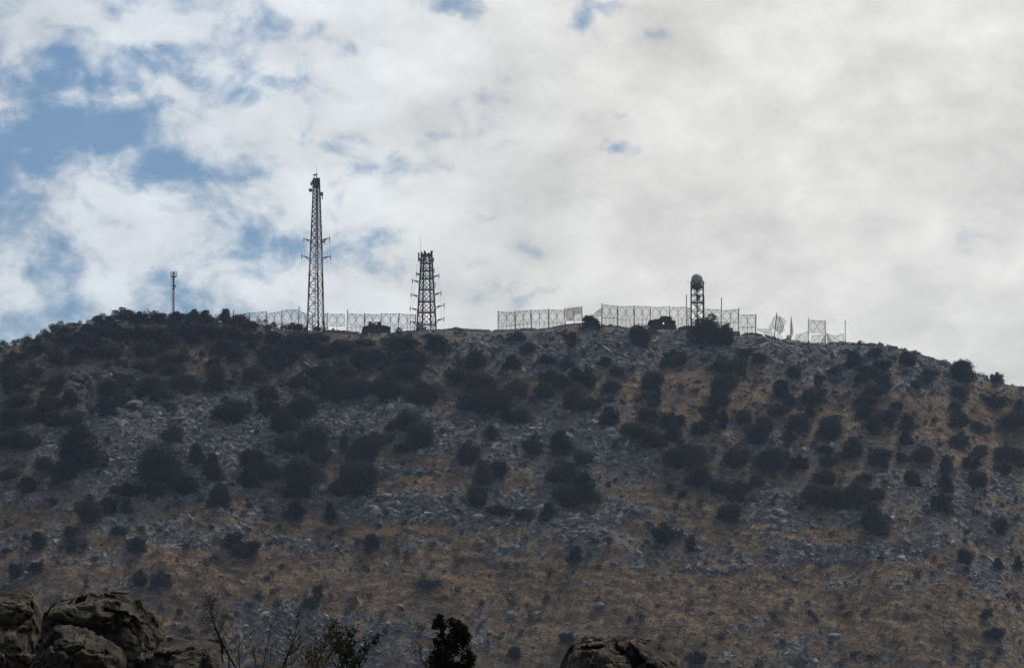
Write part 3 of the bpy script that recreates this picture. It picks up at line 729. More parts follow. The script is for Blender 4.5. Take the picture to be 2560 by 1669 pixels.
# the torn flap hanging down to the left of it
mb = MB(e.location); pts = [W(1503.5, 769, 1013.8), W(1490, 780, 1013.2), W(1481, 789, 1012.8), W(1493, 793, 1013.2), W(1503.5, 789, 1013.8)]
mb.add(pts, [(0, 1, 2, 3, 4)]); fl = mb.build('torn_flap', MT['net2'], e)
mb = MB(e.location)
for a, b in ((0, 1), (1, 2), (2, 3), (3, 4)): mb.strut(pts[a], pts[b], .04, n=4)
mb.strut(pts[1], pts[3], .04, n=4); mb.strut(W(1503.5, 777, 1013.7), pts[1], .04, n=4); mb.build('brace', MT['rust'], fl)
screen_run('stepped mesh screens right of the radar dome tower above the dark netted mound', 'fence', 1007.0,
 [(1760, 738, 1760.5, 840), (1804, 743.5, 1803, 850), (1847, 769, 1845.5, 850), (1890, 785, 1889, 850)],
 [(1782.5, 773), (1826, 776), (1868.5, 787)],
 [(1762, 772, 1802, 773.5, 806, 808), (1806, 776, 1846, 773, 805.5, 805), (1849, 787, 1889, 786, 817.5, 817)],
 [(1762, 809, 1803, 809), (1805, 806.5, 1845, 806.5), (1848, 818.5, 1889, 818)])
def torn_thing(name, label, cat, Y, bx, by):
    o_ = W(bx, by, Y); o_.z = zg(o_.x, Y); r = empty(name, o_); tag(r, label, cat, 'torn screens at the right end of the crest'); return r
Y = 1004.0
e = torn_thing('torn_mesh_screen', 'crumpled mesh screen twisted round a leaning pole, right of the dark netted mound', 'fence', Y, 1936, 850)
post(e, 1942, 781.5, 1934, 855, Y, .12); post(e, 1937, 828, 1931, 853, Y - .1, .07, 'prop'); 
def poly(root, pts, m, name, depth=.0, frame=True, Y=1004.0, extra=()):
    P = [W(x, y, Y + depth * (i % 3 - 1)) for i, (x, y) in enumerate(pts)]
    c = sum(P, Vector()) / len(P) + Vector((0, -.3, 0)); mb = MB(root.location)
    n = len(P); mb.add(P + [c], [(i, (i + 1) % n, n) for i in range(n)]); o = mb.build(name, m, root)
    if frame:
        mb = MB(root.location)
        for i in range(n): mb.strut(P[i], P[(i + 1) % n], .045, n=4)
        for a, b in extra: mb.strut(P[a], P[b], .045, n=4)
        mb.build('brace', MT['rust'], o)
    return o
poly(e, [(1941, 788), (1950, 794), (1956, 804), (1960, 814), (1957, 822), (1950, 834), (1942, 828), (1938, 822)], MT['net2'], 'torn_net', .4, extra=((1, 6), (3, 7), (0, 4)))
poly(e, [(1941, 788), (1935, 792), (1929, 806), (1922, 818), (1930, 821), (1938, 822)], MT['net'], 'torn_net', .3, extra=((1, 4), (2, 5)))
poly(e, [(1948, 790), (1966, 802), (1960, 813), (1954, 800)], MT['net'], 'torn_net', .3, extra=((0, 2),))
poly(e, [(1957, 816), (1961, 825), (1950, 835)], MT['net'], 'torn_net', .2)
poly(e, [(1943, 833), (1950, 836), (1957, 844), (1955, 855), (1944, 852)], MT['net'], 'torn_net', .2)
poly(e, [(1892, 822), (1928, 822), (1931, 834), (1929, 848), (1908, 846), (1911, 832), (1894, 826)], MT['net'], 'torn_net', .15, extra=((0, 2), (1, 5), (1, 4)))
e = torn_thing('rolled_mesh_screen', 'narrow mesh screen rolled tight round a slim upright pole between the torn screens', 'fence', Y, 1975, 857)
post(e, 1978, 790.5, 1974.5, 862, Y, .085); poly(e, [(1978, 793), (1981, 812), (1983.5, 828), (1980, 840), (1976, 848), (1976, 815)], MT['net2'], 'rolled_net', .2, extra=((1, 5), (2, 4), (0, 3)))
poly(e, [(1978, 796), (1980, 814), (1981, 826), (1977, 838)], MT['net2'], 'rolled_net', .3, frame=False)
e = torn_thing('collapsed_mesh_screen', 'fallen mesh screens at the foot of two poles still holding one square panel', 'fence', Y, 2021, 860)
post(e, 2021, 794, 2020.5, 870, Y, .10); post(e, 2063, 800, 2064.5, 872, Y, .10)
net_panel(e, [W(2023, 800, Y), W(2062, 802, Y), W(2062, 832, Y), W(2023, 831, Y)], seed=2)
poly(e, [(1984, 855), (1990, 836), (2004, 834), (2020, 828), (2020, 860), (1984, 862)], MT['net'], 'fallen_net', .2, extra=((0, 2), (1, 4), (2, 5), (2, 4)))
poly(e, [(2025, 862), (2030, 838), (2050, 837), (2058, 833), (2063, 845), (2064, 866), (2044, 866)], MT['net'], 'fallen_net', .2, extra=((1, 6), (2, 6), (2, 0)))
poly(e, [(2047, 862), (2062, 836), (2064, 866)], MT['net2'], 'fallen_net', .1)
post(e, 2067, 834, 2070, 860, Y + .2, .05, 'prop')
poly(e, [(2068, 834), (2088, 839), (2097, 839), (2109, 834), (2110, 858), (2072, 862)], MT['net'], 'fallen_net', .2, extra=((0, 4), (2, 5), (1, 5), (3, 1)))
poly(e, [(2065, 832), (2076, 845), (2080, 852), (2071, 858)], MT['net2'], 'fallen_net', .1)
o_ = W(2113, 860, Y); e = empty('lone_post', o_); tag(e, 'bare slim steel pole with a slack guy wire, last on the right of the screens', 'pole')
post(e, 2113, 799.5, 2113, 866, Y, .10)
mb = MB(e.location); mb.strut(W(2114, 803, Y), W(2127, 818, Y), .012, n=3); mb.strut(W(2127, 818, Y), W(2155, 862, Y), .012, n=3); mb.build('guy_wire', MT['steel'], e)
o_ = W(111, 842, 1000); o_.z = zg(o_.x, 1000); e = empty('boundary_post', o_); tag(e, 'short thin post standing among rocks on the far left skyline', 'pole')
mb = MB(e.location); mb.strut(W(110.5, 846, 1000), W(110.5, 824, 1000), .07, n=6); mb.build('post', MT['rust'], e); mb = MB(e.location); mb.box(W(110.5, 825, 1000), .2, .1, .35); mb.build('plate', MT['red'], e)

# armoured vehicles ------------------------------------------------------
def cp5(x, y): return (890 + x * .04202, 790 + y * .04202)
def cp4(x, y): return (1600 + x * .05042, 760 + y * .05042)
def outline(pts, f, Y): return [((lambda w: (w.x, w.z))(W(*f(*p), Y))) for p in pts]
Y = 1003.0
o_ = W(946, 832, Y); e = empty('armoured_vehicle', o_); tag(e, 'dark boxy armoured vehicle with square hatches on its low roof, between the two lattice towers', 'military vehicle')
mb = MB(o_); mb.prism(outline([(345, 1000), (360, 850), (400, 660), (530, 612), (700, 582), (1680, 572), (1860, 602), (2045, 662), (2062, 800), (2030, 1000)], cp5, Y)[::-1], Y - 1.7, Y + 1.7, .05); mb.build('hull', MT['armour'], e)
mb = MB(o_); mb.prism(outline([(735, 600), (750, 430), (1095, 430), (1110, 600)], cp5, Y)[::-1], Y - 1, Y + 1, .04); mb.prism(outline([(1090, 600), (1095, 500), (1300, 500), (1310, 600)], cp5, Y)[::-1], Y - 1, Y + 1, .04); mb.prism(outline([(1285, 600), (1290, 430), (1480, 430), (1490, 600)], cp5, Y)[::-1], Y - 1, Y + 1, .04)
tu = mb.build('turret', MT['armour'], e)
for pts in ([(745, 440), (748, 330), (800, 315), (850, 325), (850, 345), (930, 345), (932, 440)], [(1288, 440), (1290, 342), (1350, 335), (1470, 322), (1478, 440)]):
    mb = MB(o_); mb.prism(outline(pts, cp5, Y)[::-1], Y - .8, Y + .8, .05); mb.build('hatch_box', MT['armour'], tu)
mb = MB(o_); mb.prism(outline([(1040, 445), (1055, 372), (1300, 372), (1300, 432), (1110, 440)], cp5, Y)[::-1], Y - .5, Y + .5, .03); mb.build('roof_rack', MT['armour'], tu)
mb = MB(o_); mb.strut(W(*cp5(1630, 600), Y), W(*cp5(1632, 480), Y), .07); mb.strut(W(*cp5(640, 600), Y), W(*cp5(635, 490), Y), .05); mb.box(W(*cp5(1610, 560), Y), .35, .3, .25); mb.build('periscope', MT['armour'], e)
for dy in (-1.75, 1.45):
    mb = MB(o_); mb.prism(outline([(340, 1040), (360, 900), (420, 820), (2000, 820), (2060, 900), (2040, 1040)], cp5, Y)[::-1], Y + dy, Y + dy + .45, .04)
    for k in range(7): mb.strut(W(*cp5(480 + k * 240, 960), Y + dy - .05), W(*cp5(480 + k * 240, 960), Y + dy + .5), .3, n=10)
    mb.build('track', MT['dsteel'], e)
Y = 1003.0
o_ = W(1652, 824, Y); e = empty('turreted_vehicle', o_); tag(e, 'dark turreted armoured vehicle with one small bright light, parked left of the radar dome tower', 'military vehicle')
mb = MB(o_); mb.prism(outline([(500, 1250), (600, 1060), (395, 1050), (378, 960), (405, 880), (435, 830), (560, 795), (860, 790), (1560, 790), (1720, 835), (1762, 885), (1752, 1010), (1775, 1120), (1810, 1250)], cp4, Y)[::-1], Y - 1.8, Y + 1.8, .05); mb.build('hull', MT['armour'], e)
mb = MB(o_); mb.prism(outline([(640, 800), (670, 770), (860, 752), (960, 715), (1035, 615), (1400, 615), (1420, 640), (1572, 640), (1572, 800)], cp4, Y)[::-1], Y - 1.2, Y + 1.2, .08); tu = mb.build('turret', MT['armour'], e)
mb = MB(o_); mb.strut(W(*cp4(1480, 640), Y), W(*cp4(1480, 560), Y), .09); mb.lathe(W(*cp4(1180, 612), Y), [(.5, -.05), (.5, .08), (.35, .14)], 12); mb.lathe(W(*cp4(1330, 612), Y + .3), [(.3, -.05), (.3, .07), (.2, .12)], 12); mb.build('hatch', MT['armour'], tu)
mb = MB(o_); mb.strut(W(*cp4(700, 880), Y - .6), W(*cp4(420, 890), Y - 1.4), .1, n=8); mb.build('gun_barrel', MT['armour'], tu)
for dy in (-1.85, 1.4):
    mb = MB(o_); mb.prism(outline([(560, 1250), (620, 1060), (700, 1000), (1660, 1000), (1790, 1100), (1800, 1250)], cp4, Y)[::-1], Y + dy, Y + dy + .5, .04)
    for k in range(5): mb.strut(W(*cp4(760 + k * 210, 1170), Y + dy - .05), W(*cp4(760 + k * 210, 1170), Y + dy + .55), .36, n=10)
    mb.build('track', MT['dsteel'], e)
mb = MB(o_); 
for x in (500, 560): mb.strut(W(*cp4(x, 1040), Y - 1), W(*cp4(x + 10, 1230), Y - 1), .09)
mb.build('mudguard_stay', MT['armour'], e)
lm = mat('lamp_glass', (0.9, 0.88, 0.7), 0.3); lb = lm.node_tree.nodes['Principled BSDF']; lb.inputs['Emission Color'].default_value = (1, .96, .75, 1); lb.inputs['Emission Strength'].default_value = 1.6
mb = MB(o_); p = W(*cp4(1150, 980), Y); mb.strut(Vector((p.x, Y - 1.95, p.z)), Vector((p.x, Y - 2.1, p.z)), .16, n=12); lo = mb.build('headlight', lm, e)
mb = MB(o_); mb.strut(Vector((p.x, Y - 1.75, p.z)), Vector((p.x, Y - 2.0, p.z)), .27, n=12); mb.build('lamp_housing', MT['dsteel'], lo)

# camouflage netting draped over the earth bank along the crest --------------
def drape(name, label, line, Y, half=3.0, seed=0, cat='netting', thick=.7):
    xs_ = np.arange(line[0][0], line[-1][0] + .1, 2.0); top = np.interp(xs_, [p[0] for p in line], [p[1] for p in line])
    vs = []; nx_ = len(xs_); pr_ = [(-half, -1), (-half * .75, .25), (-half * .4, .72), (0, 1), (half * .5, .6), (half, -1)]
    o0 = W(float(xs_[nx_ // 2]), float(top[nx_ // 2]), Y); o0.z = zg(o0.x, Y)
    for i, (x, y) in enumerate(zip(xs_, top)):
        end = min(i, nx_ - 1 - i); k = min(1.0, .15 + end / 5)
        tz = W(float(x), float(y), Y).z + .10 * float(perlin(x / 6.0, seed + .5, .5)) + .06 * float(perlin(x / 2.3, seed + 3.5, .5))
        for dy, h in pr_:
            X = float(W(float(x), float(y), Y).x); g = zg(X, Y + dy)
            z = g - .15 if h < 0 else g + (tz - g) * h * k + .08 * float(perlin(X * 1.3, dy * 1.3, seed))
            vs.append(Vector((X, Y + dy, z)))
    n = len(pr_); fs = []
    for i in range(nx_ - 1):
        for j in range(n - 1): a = i * n + j; fs.append((a, a + n, a + n + 1, a + 1))
    mb = MB(o0); mb.add(vs, fs); o = mb.build(name, MT['camo']); o.location = o0; tag(o, label, cat, 'camouflage nets along the crest'); return o
drape('camouflage_net', 'low dark netting on the crest left of the boxy armoured vehicle', [(800, 827), (830, 824), (860, 825), (880, 828), (905, 829)], 1000.0, 2.2, 1)
drape('camouflage_net', 'dark netting ridge with one small peak, right of the shorter lattice tower', [(982, 829), (1000, 827), (1040, 825), (1090, 823), (1125, 821), (1140, 816.5), (1155, 820), (1180, 822), (1232, 824)], 1001.0, 2.6, 2)
drape('camouflage_net', 'long smooth dark netting rising to the right under the lone run of mesh screens', [(1225, 824), (1270, 823), (1310, 820), (1325, 819), (1345, 821.5), (1375, 818), (1400, 812.5), (1425, 808.5), (1455, 806), (1480, 804), (1500, 806)], 1001.0, 2.8, 3)
drape('camouflage_net', 'lumpy dark netting between the round crest bush and the turreted vehicle', [(1498, 808), (1510, 812), (1519, 814), (1523, 809.5), (1531, 810.5), (1534, 814), (1548, 813.5), (1560, 817), (1580, 818.5), (1620, 822)], 1001.5, 2.2, 4)
drape('camouflage_net', 'small dark netted hump between the turreted vehicle and the radar dome tower', [(1688, 822), (1700, 817), (1712, 814), (1725, 815), (1745, 820)], 1001.0, 2.0, 5)
drape('camouflage_net', 'flat topped dark netted mound under the stepped mesh screens', [(1846, 840), (1858, 834), (1866, 831), (1880, 831), (1898, 833), (1908, 836), (1914, 842)], 1000.0, 2.0, 6)
# ------------------------------------------------------------------ labels by place
COLS = [(-9999, 200, 'at the far left edge'), (200, 330, 'left of the slim pole mast'), (330, 545, 'below the slim pole mast'), (545, 700, 'below the leftmost mesh screens'), (700, 880, 'below the tallest lattice tower'), (880, 1010, 'below the boxy armoured vehicle'),
        (1010, 1170, 'below the shorter lattice tower'), (1170, 1330, "below the lone screens' left half"), (1330, 1480, "below the lone screens' right half"), (1480, 1600, 'left of the turreted vehicle'), (1600, 1700, 'below the turreted vehicle'),
        (1700, 1830, 'below the radar dome tower'), (1830, 1960, 'below the netted mound'), (1960, 2130, 'below the collapsed screens'), (2130, 2330, 'right of the last pole'), (2330, 9999, 'at the far right edge')]
ROWS = [(-9999, 835, 'on the skyline'), (835, 915, 'high on the slope'), (915, 1000, 'on the upper slope'), (1000, 1090, 'on the middle slope'), (1090, 1190, 'midway down the slope'), (1190, 1320, 'on the lower slope'), (1320, 1460, 'near the slope foot'), (1460, 9999, 'at the slope bottom')]
ORD = ['leftmost', 'second', 'third', 'fourth', 'fifth', 'sixth', 'seventh', 'eighth', 'ninth', 'tenth', 'eleventh', 'twelfth', 'thirteenth', 'fourteenth']
def cell(px, py):
    return next(i for i, c in enumerate(COLS) if c[0] <= px < c[1]), next(i for i, c in enumerate(ROWS) if c[0] <= py < c[1])

# ------------------------------------------------------------------ shrub templates (width 1, height 1, base at 0)
def shrub_mesh(name, seed, mats, leaves=3600, style=0, leaf=.055):
    r = np.random.default_rng(seed)
    if style == 0:   L_ = [(0, 0, .5, .40), (0, 0, .3, .40)] + [(r.uniform(-.30, .30), r.uniform(-.28, .28), r.uniform(.18, .78), r.uniform(.15, .27)) for _ in range(12)]
    elif style == 1: L_ = [(r.uniform(-.2, .2) * (1.2 - k / 13), r.uniform(-.2, .2), k / 13 * .85 + .12, r.uniform(.17, .30) * (1.2 - .6 * k / 13)) for k in range(14)]
    elif style == 2: L_ = [(-.15, 0, .38, .34), (.17, 0, .36, .34)] + [(r.uniform(-.36, .36), r.uniform(-.3, .3), r.uniform(.18, .6), r.uniform(.14, .26)) for _ in range(12)] + [(r.uniform(-.2, .2), 0, r.uniform(.6, .85), .13) for _ in range(3)]
    else:            L_ = [(0, 0, .4, .33)] + [(r.uniform(-.36, .36), r.uniform(-.34, .34), r.uniform(.15, .85), r.uniform(.10, .2)) for _ in range(16)]
    L_ = np.array(L_); w = L_[:, 3] ** 2; w /= w.sum()
    k = r.choice(len(L_), leaves, p=w); d = r.normal(size=(leaves, 3)); d /= np.linalg.norm(d, axis=1)[:, None]
    rad = L_[k, 3] * (r.uniform(0.25, 1, leaves) ** .45) * (1 + .30 * np.abs(r.normal(size=leaves)) * (r.random(leaves) < .45))
    c = L_[k, :3] + d * rad[:, None]
    c[:, 2] = np.clip(c[:, 2], 0.02, 1.1)
    s = leaf * r.uniform(.45, 1.25, leaves)
    a = r.normal(size=(leaves, 3)); a /= np.linalg.norm(a, axis=1)[:, None]
    b_ = np.cross(a, r.normal(size=(leaves, 3))); b_ /= np.linalg.norm(b_, axis=1)[:, None]
    v = np.stack([c + a * s[:, None], c + b_ * s[:, None] * .6, c - a * s[:, None], c - b_ * s[:, None] * .6], 1).reshape(-1, 3)
    f = np.arange(leaves * 4).reshape(-1, 4)
    return npmesh(name, v, f, mats)
def stem_mesh(name, seed):
    r = random.Random(seed); mb = MB()
    for k in range(5):
        a = 2 * math.pi * k / 5 + r.random(); p = Vector((.03 * math.cos(a), .03 * math.sin(a), -.06)); q = Vector((.12 * math.cos(a), .12 * math.sin(a), .33)); e = Vector((.27 * math.cos(a), .27 * math.sin(a), .7))
        mb.strut(p, q, .03, .022); mb.strut(q, e, .022, .006)
    return mb.mesh(name, MT['trunk'])
TPL = {}
for tone in 'gb':
    TPL[tone] = [shrub_mesh('shrub_foliage', 100 + i * 7 + (50 if tone == 'b' else 0), [MT['leaf' + tone]], 4600 if i % 4 != 3 else 3000, i % 4, .044) for i in range(8 if tone == 'g' else 6)]
BIG = {tone: [shrub_mesh('oak_foliage', 400 + i * 7, [MT['leaf' + tone]], 13000, i % 3, .025) for i in range(4)] for tone in 'gb'}
STEM = [stem_mesh('stems', i) for i in range(3)]

# (crop x, crop y, w, h) read from the photograph; a trailing 'b' marks the brownish ones
SHR = {}
SHR[(0, 750)] = '''680,205,170,110 830,215,180,110 960,220,170,100 1090,235,160,100 1220,200,160,120 1350,210,160,110 1480,225,160,110 1600,225,170,110 1740,245,150,90 1890,265,170,80 2060,270,190,90 2200,255,150,70 510,265,170,90 640,295,150,80 300,200,90,60 380,190,90,60 105,290,90,60 190,270,70,50 270,270,70,80 515,165,40,30 550,168,40,26 710,130,150,95 860,95,170,120 960,120,120,100 1090,115,150,110 1230,115,110,95 1340,110,130,110 1420,130,120,100 1500,150,80,80 1560,120,100,100
1640,150,130,100 1720,170,120,80 1870,180,80,65 1970,170,80,60 2040,178,140,75 2180,190,80,50 2250,185,110,60 380,230,100,60 460,220,140,80 600,220,150,90 780,200,160,80 900,230,180,90 1150,270,200,80 1330,270,120,70 1590,230,180,80
250,330,150,90 100,390,150,90 60,470,140,120 400,400,140,120,b 560,340,160,90 740,350,200,100,b 1010,350,130,100 1160,420,140,90,b 1260,400,120,80,b 1000,450,160,100,b 1550,330,170,90 1620,370,180,90 1850,370,160,110 2000,320,200,120 1900,440,160,100,b
1990,390,180,90 2150,300,200,90 2250,360,160,90 2330,320,120,90 1470,440,120,90 1750,520,180,130,b 1480,560,180,190 1280,560,200,120,b 1180,480,140,80 1060,620,300,150,b 860,560,160,120 770,610,200,140 730,740,150,140 850,690,110,100 1590,620,70,60
520,540,110,70,b 380,590,120,140 90,560,180,130 250,500,120,80,b 480,680,150,110 330,650,110,80 350,720,200,120 130,700,200,120 500,820,150,110 370,830,200,110 230,800,160,120 70,830,180,150,b 100,960,240,170 230,970,140,120 820,440,70,50
2060,560,160,130 2250,500,250,150 2290,620,190,180 1850,640,160,110,b 1580,770,230,200 1690,750,110,120 2080,740,230,200 1960,840,180,190 1860,740,130,120 560,1040,330,280 440,1180,200,180 310,1130,130,120 190,1280,160,110 60,1200,170,110
1190,930,160,170,b 1110,1150,320,300 1355,1070,130,140 1060,1310,150,130 1290,1290,160,130 870,1310,170,120 1470,1170,150,180 1520,1330,130,120 2000,990,210,160,b 2160,960,220,180,b 2210,1080,150,130,b 1740,1110,180,160 1720,1240,160,140 1850,1180,200,150
2100,1180,280,180 2060,1300,220,160 2330,1290,120,90'''
SHR[(850, 750)] = '''2070,250,150,160 1745,160,150,115 1600,280,110,130 1080,260,110,60 1230,260,150,70 680,310,220,110 430,300,220,100 160,290,150,60 60,330,200,100,b 200,390,240,120,b 500,420,240,140 930,420,200,120 1290,340,110,100 1680,370,90,80 1430,410,130,90
1190,440,140,100 1100,350,80,70 1560,440,100,90 1830,430,110,80 1920,490,110,80 2020,490,70,60 2310,400,150,130 830,510,180,120,b 980,590,230,160,b 1010,690,330,200 1200,620,150,150 1150,800,110,120 1230,560,80,80 560,640,250,200 340,600,250,200
120,620,230,160,b 30,510,120,120 450,500,200,120 1440,530,150,100 1530,570,130,90 1720,540,130,140 1630,510,120,110 1410,630,170,120 1620,700,180,140 1740,710,120,100 1860,600,120,90 1930,590,60,60 2150,560,150,150 2170,690,130,130 2060,690,120,60
2350,620,70,90 1880,680,100,60 1320,700,80,60 1860,810,170,130 1260,800,130,110,b 2130,800,150,110 2300,830,150,130 2030,910,200,130 2170,960,180,130 2310,930,150,130 2330,1090,200,180 460,850,160,150,b 370,870,130,100 560,940,210,190 430,1020,100,80
1040,920,110,100,b 880,1060,180,190,b 1340,1010,150,160 1530,1000,180,160 1690,1090,130,120 1550,1190,220,190 1700,1310,190,190 1540,1330,150,130 980,1210,160,170,b 1100,1180,130,130 1090,1130,80,80 160,1040,230,220,b 130,1240,290,260 240,960,150,120,b
340,960,90,70 30,1000,80,120 950,1330,110,110 1850,1280,60,70 2270,1300,80,60 2350,1340,70,60'''
SHR[(1700, 750)] = '''180,215,240,240 320,250,120,150 440,370,130,90 550,400,110,80 730,390,90,80 20,400,70,100 170,410,90,60 300,450,160,140 410,470,110,120 200,470,80,80 790,500,110,100 270,600,130,180 360,560,90,120 140,560,110,50 700,620,110,140 760,700,100,90
110,620,90,40 20,610,50,100 270,680,160,120 920,670,180,130 960,560,80,110 1080,480,120,80 1070,550,90,80 1200,420,140,120 1340,370,130,90 1390,450,130,80 1310,500,160,100 1570,400,110,170 1250,540,110,90 1410,570,130,100 1330,620,150,110
1640,590,110,90 1720,530,130,130 1110,680,110,70 1270,700,170,80 1950,500,180,170 2100,520,120,60 2190,540,80,100 1930,640,110,110 1910,740,80,100 2180,700,150,120 2290,700,60,60 2350,740,90,90 2310,830,220,150 2030,770,50,100 1740,740,60,80
1540,660,60,60 1490,740,90,90 1430,810,170,110 1290,780,180,100 1570,850,130,110 1750,830,80,70 1930,830,170,110 2060,870,110,80 2130,910,80,90 2220,900,60,60 210,790,150,150 380,770,60,60 440,810,120,120 300,830,90,130 150,880,130,120
590,860,110,120 540,930,160,150 680,760,130,110 820,850,170,150 900,780,90,90 750,940,90,100 1080,810,90,60 1040,890,180,170 1270,880,90,80 1350,880,90,140 1790,910,50,50 1470,880,60,80 1560,960,110,100 1930,970,160,140 1190,1030,170,140
1000,1030,100,90 1030,1110,110,110 100,1060,200,150 380,1080,200,170 240,1050,90,80 610,1110,200,180 700,1070,130,110 820,1120,120,120 730,1170,90,80 1370,1080,160,120 1540,1090,90,90 1680,1060,160,150 2070,1050,120,110 2010,1120,130,130
2250,1060,130,140 2350,1090,100,150 2250,1170,130,110 1840,1150,110,140 1420,1150,80,60 1610,1230,110,120 1840,1270,110,140,b 2060,1240,150,130 1270,1230,100,90 1000,1220,130,130 130,1220,160,150 270,1290,140,110 520,1250,120,70 430,1290,120,100
640,1280,130,60 380,1350,130,90 1430,1270,90,60 20,1330,80,70 910,1340,160,110 1060,1330,160,110 1220,1320,140,120 1350,1340,110,110 1700,1300,60,80'''
SHR[(0, 1169)] = '''620,290,200,220 750,260,150,110 880,270,90,100 1520,200,140,170 1230,230,70,100 1850,290,100,80 2280,310,90,110 1860,370,90,70 2040,300,160,120 1160,280,50,50 370,240,100,60 820,430,120,90 480,450,110,110 980,440,80,70 940,530,120,130
260,510,100,130 160,490,100,70 40,570,80,40 500,540,110,90 600,540,90,70 150,600,60,120 100,720,80,120 240,690,120,90 660,640,70,60 380,620,60,100 970,760,90,140 1110,770,120,140 600,800,70,90 1300,560,100,80 1610,510,140,140 1710,570,170,130
1870,520,70,50 1940,530,70,90 1425,655,95,65 1950,680,60,60 1840,760,70,50 2350,570,60,60 1110,990,75,100 1225,1005,80,50 1375,960,50,40 1440,950,70,70 1680,885,40,70 1790,895,80,60 1900,850,70,60 2200,870,70,140 2250,780,50,90 2295,885,50,60
2110,900,60,80 1910,940,100,80 2150,930,120,120 1720,950,60,60 1430,1040,80,90 1270,1130,120,60 1430,1130,90,70 2140,1130,90,80'''
SHR[(850, 1169)] = '''1590,220,150,130 950,210,130,150 1090,290,130,100 1440,300,110,100 1410,370,80,70 1270,310,110,80 430,400,60,90 220,510,140,100 120,510,80,50 190,570,60,80 390,590,70,70 450,620,70,80 640,655,45,40 820,660,80,60 490,675,30,30 1150,700,80,80
1220,670,50,40 1460,740,70,80 1620,610,110,150 1720,600,60,60 1750,500,100,80 1860,510,80,50 2250,460,170,170 2150,430,90,60 2320,290,60,80 2270,140,60,50 1850,120,50,70 850,450,50,50 160,700,80,60 600,800,180,70 190,910,70,80 90,920,70,50
720,910,50,80 985,950,60,50 1200,900,90,80 1430,910,70,90 1285,970,50,70 1320,1030,70,80 1380,1040,40,80 1170,1015,25,40 290,1010,60,60 70,990,80,80 990,1080,40,50 1240,1145,35,30 2200,955,50,40 2070,1040,80,80 2000,1050,60,50 1570,1180,110,80
570,1120,70,90 1100,1240,30,60 1010,1260,50,90 1210,1280,90,100 400,1130,60,50'''
SHR[(1700, 1169)] = '''30,180,60,60 150,230,80,80 390,180,110,110 330,310,160,140 840,280,80,80 1060,210,180,160 1230,190,180,160 930,200,150,120 1340,360,190,190 1400,430,100,90 1460,290,40,40 1700,310,110,60 1810,240,130,170 2010,270,90,70 2220,410,110,130
2070,320,90,50 2320,350,70,60 2230,250,60,60 2310,250,60,90 1940,220,40,80 80,530,80,110 340,580,60,60 640,580,100,80 800,520,40,50 1850,480,50,50 1990,450,70,50 2080,510,90,80 1970,620,100,120 2200,670,90,90 2340,670,80,110 2300,600,40,50
1640,740,90,80 1330,780,60,90 1745,740,50,40 1960,870,80,90 2120,1010,90,90 2340,900,60,50 1120,970,60,40 70,920,60,50 230,890,50,50 420,990,50,50 730,980,70,90 640,1020,80,70 890,940,50,40 910,1015,80,60 1160,1020,90,50,b 1570,1030,50,50
2170,1140,130,100 1880,1150,50,50 1900,1200,50,60 305,1150,90,80 110,1310,120,120 1505,1250,35,35 1565,1250,40,45 1310,1330,90,80 1120,1350,90,60 1210,1300,80,50,b 820,1350,90,80 860,1275,50,60 560,1350,90,70 2060,1300,90,60 2200,1270,70,60 1905,1320,40,30'''
S_ = []
for (ox, oy), txt in SHR.items():
    for tok in txt.split():
        q = tok.split(','); cx, cy, w, h = (float(v) * .36134 for v in q[:4])
        S_.append([ox + cx, oy + cy, w, h, 'b' if len(q) > 4 else 'g'])
S_.sort(key=lambda s: -s[2] * s[3])
print('shrubs', len(S_))
g_ = ground_at([s[0] for s in S_], [s[1] + s[3] * .40 for s in S_])
TH, STUFFV = S_[:300], []
cells = {}
for i, s in enumerate(TH): cells.setdefault(cell(s[0], s[1]), []).append(i)
def size_word(w): return 'huge' if w > 88 else 'large' if w > 58 else 'mid sized' if w > 36 else 'small'
labels = {}
for k, idx in cells.items():
    idx.sort(key=lambda i: TH[i][0]); big = max(idx, key=lambda i: TH[i][2] * TH[i][3])
    place = ROWS[k[1]][2] + ' ' + COLS[k[0]][2]
    for n, i in enumerate(idx):
        tone = 'brownish' if TH[i][4] == 'b' else 'dark green'
        if len(idx) == 1: labels[i] = f'{size_word(TH[i][2])} {tone} shrub {place}'
        elif i == big: labels[i] = f'biggest {tone} shrub {place}'
        elif n == len(idx) - 1: labels[i] = f'{tone} shrub, rightmost {place}'
        else: labels[i] = f'{tone} shrub, {ORD[n]} from left {place}' if n else f'{tone} shrub, leftmost {place}'
special = {(1765, 828): 'huge dark oak bush on the crest hiding the foot of the radar dome tower'}
rr = random.Random(4)
NB = 70
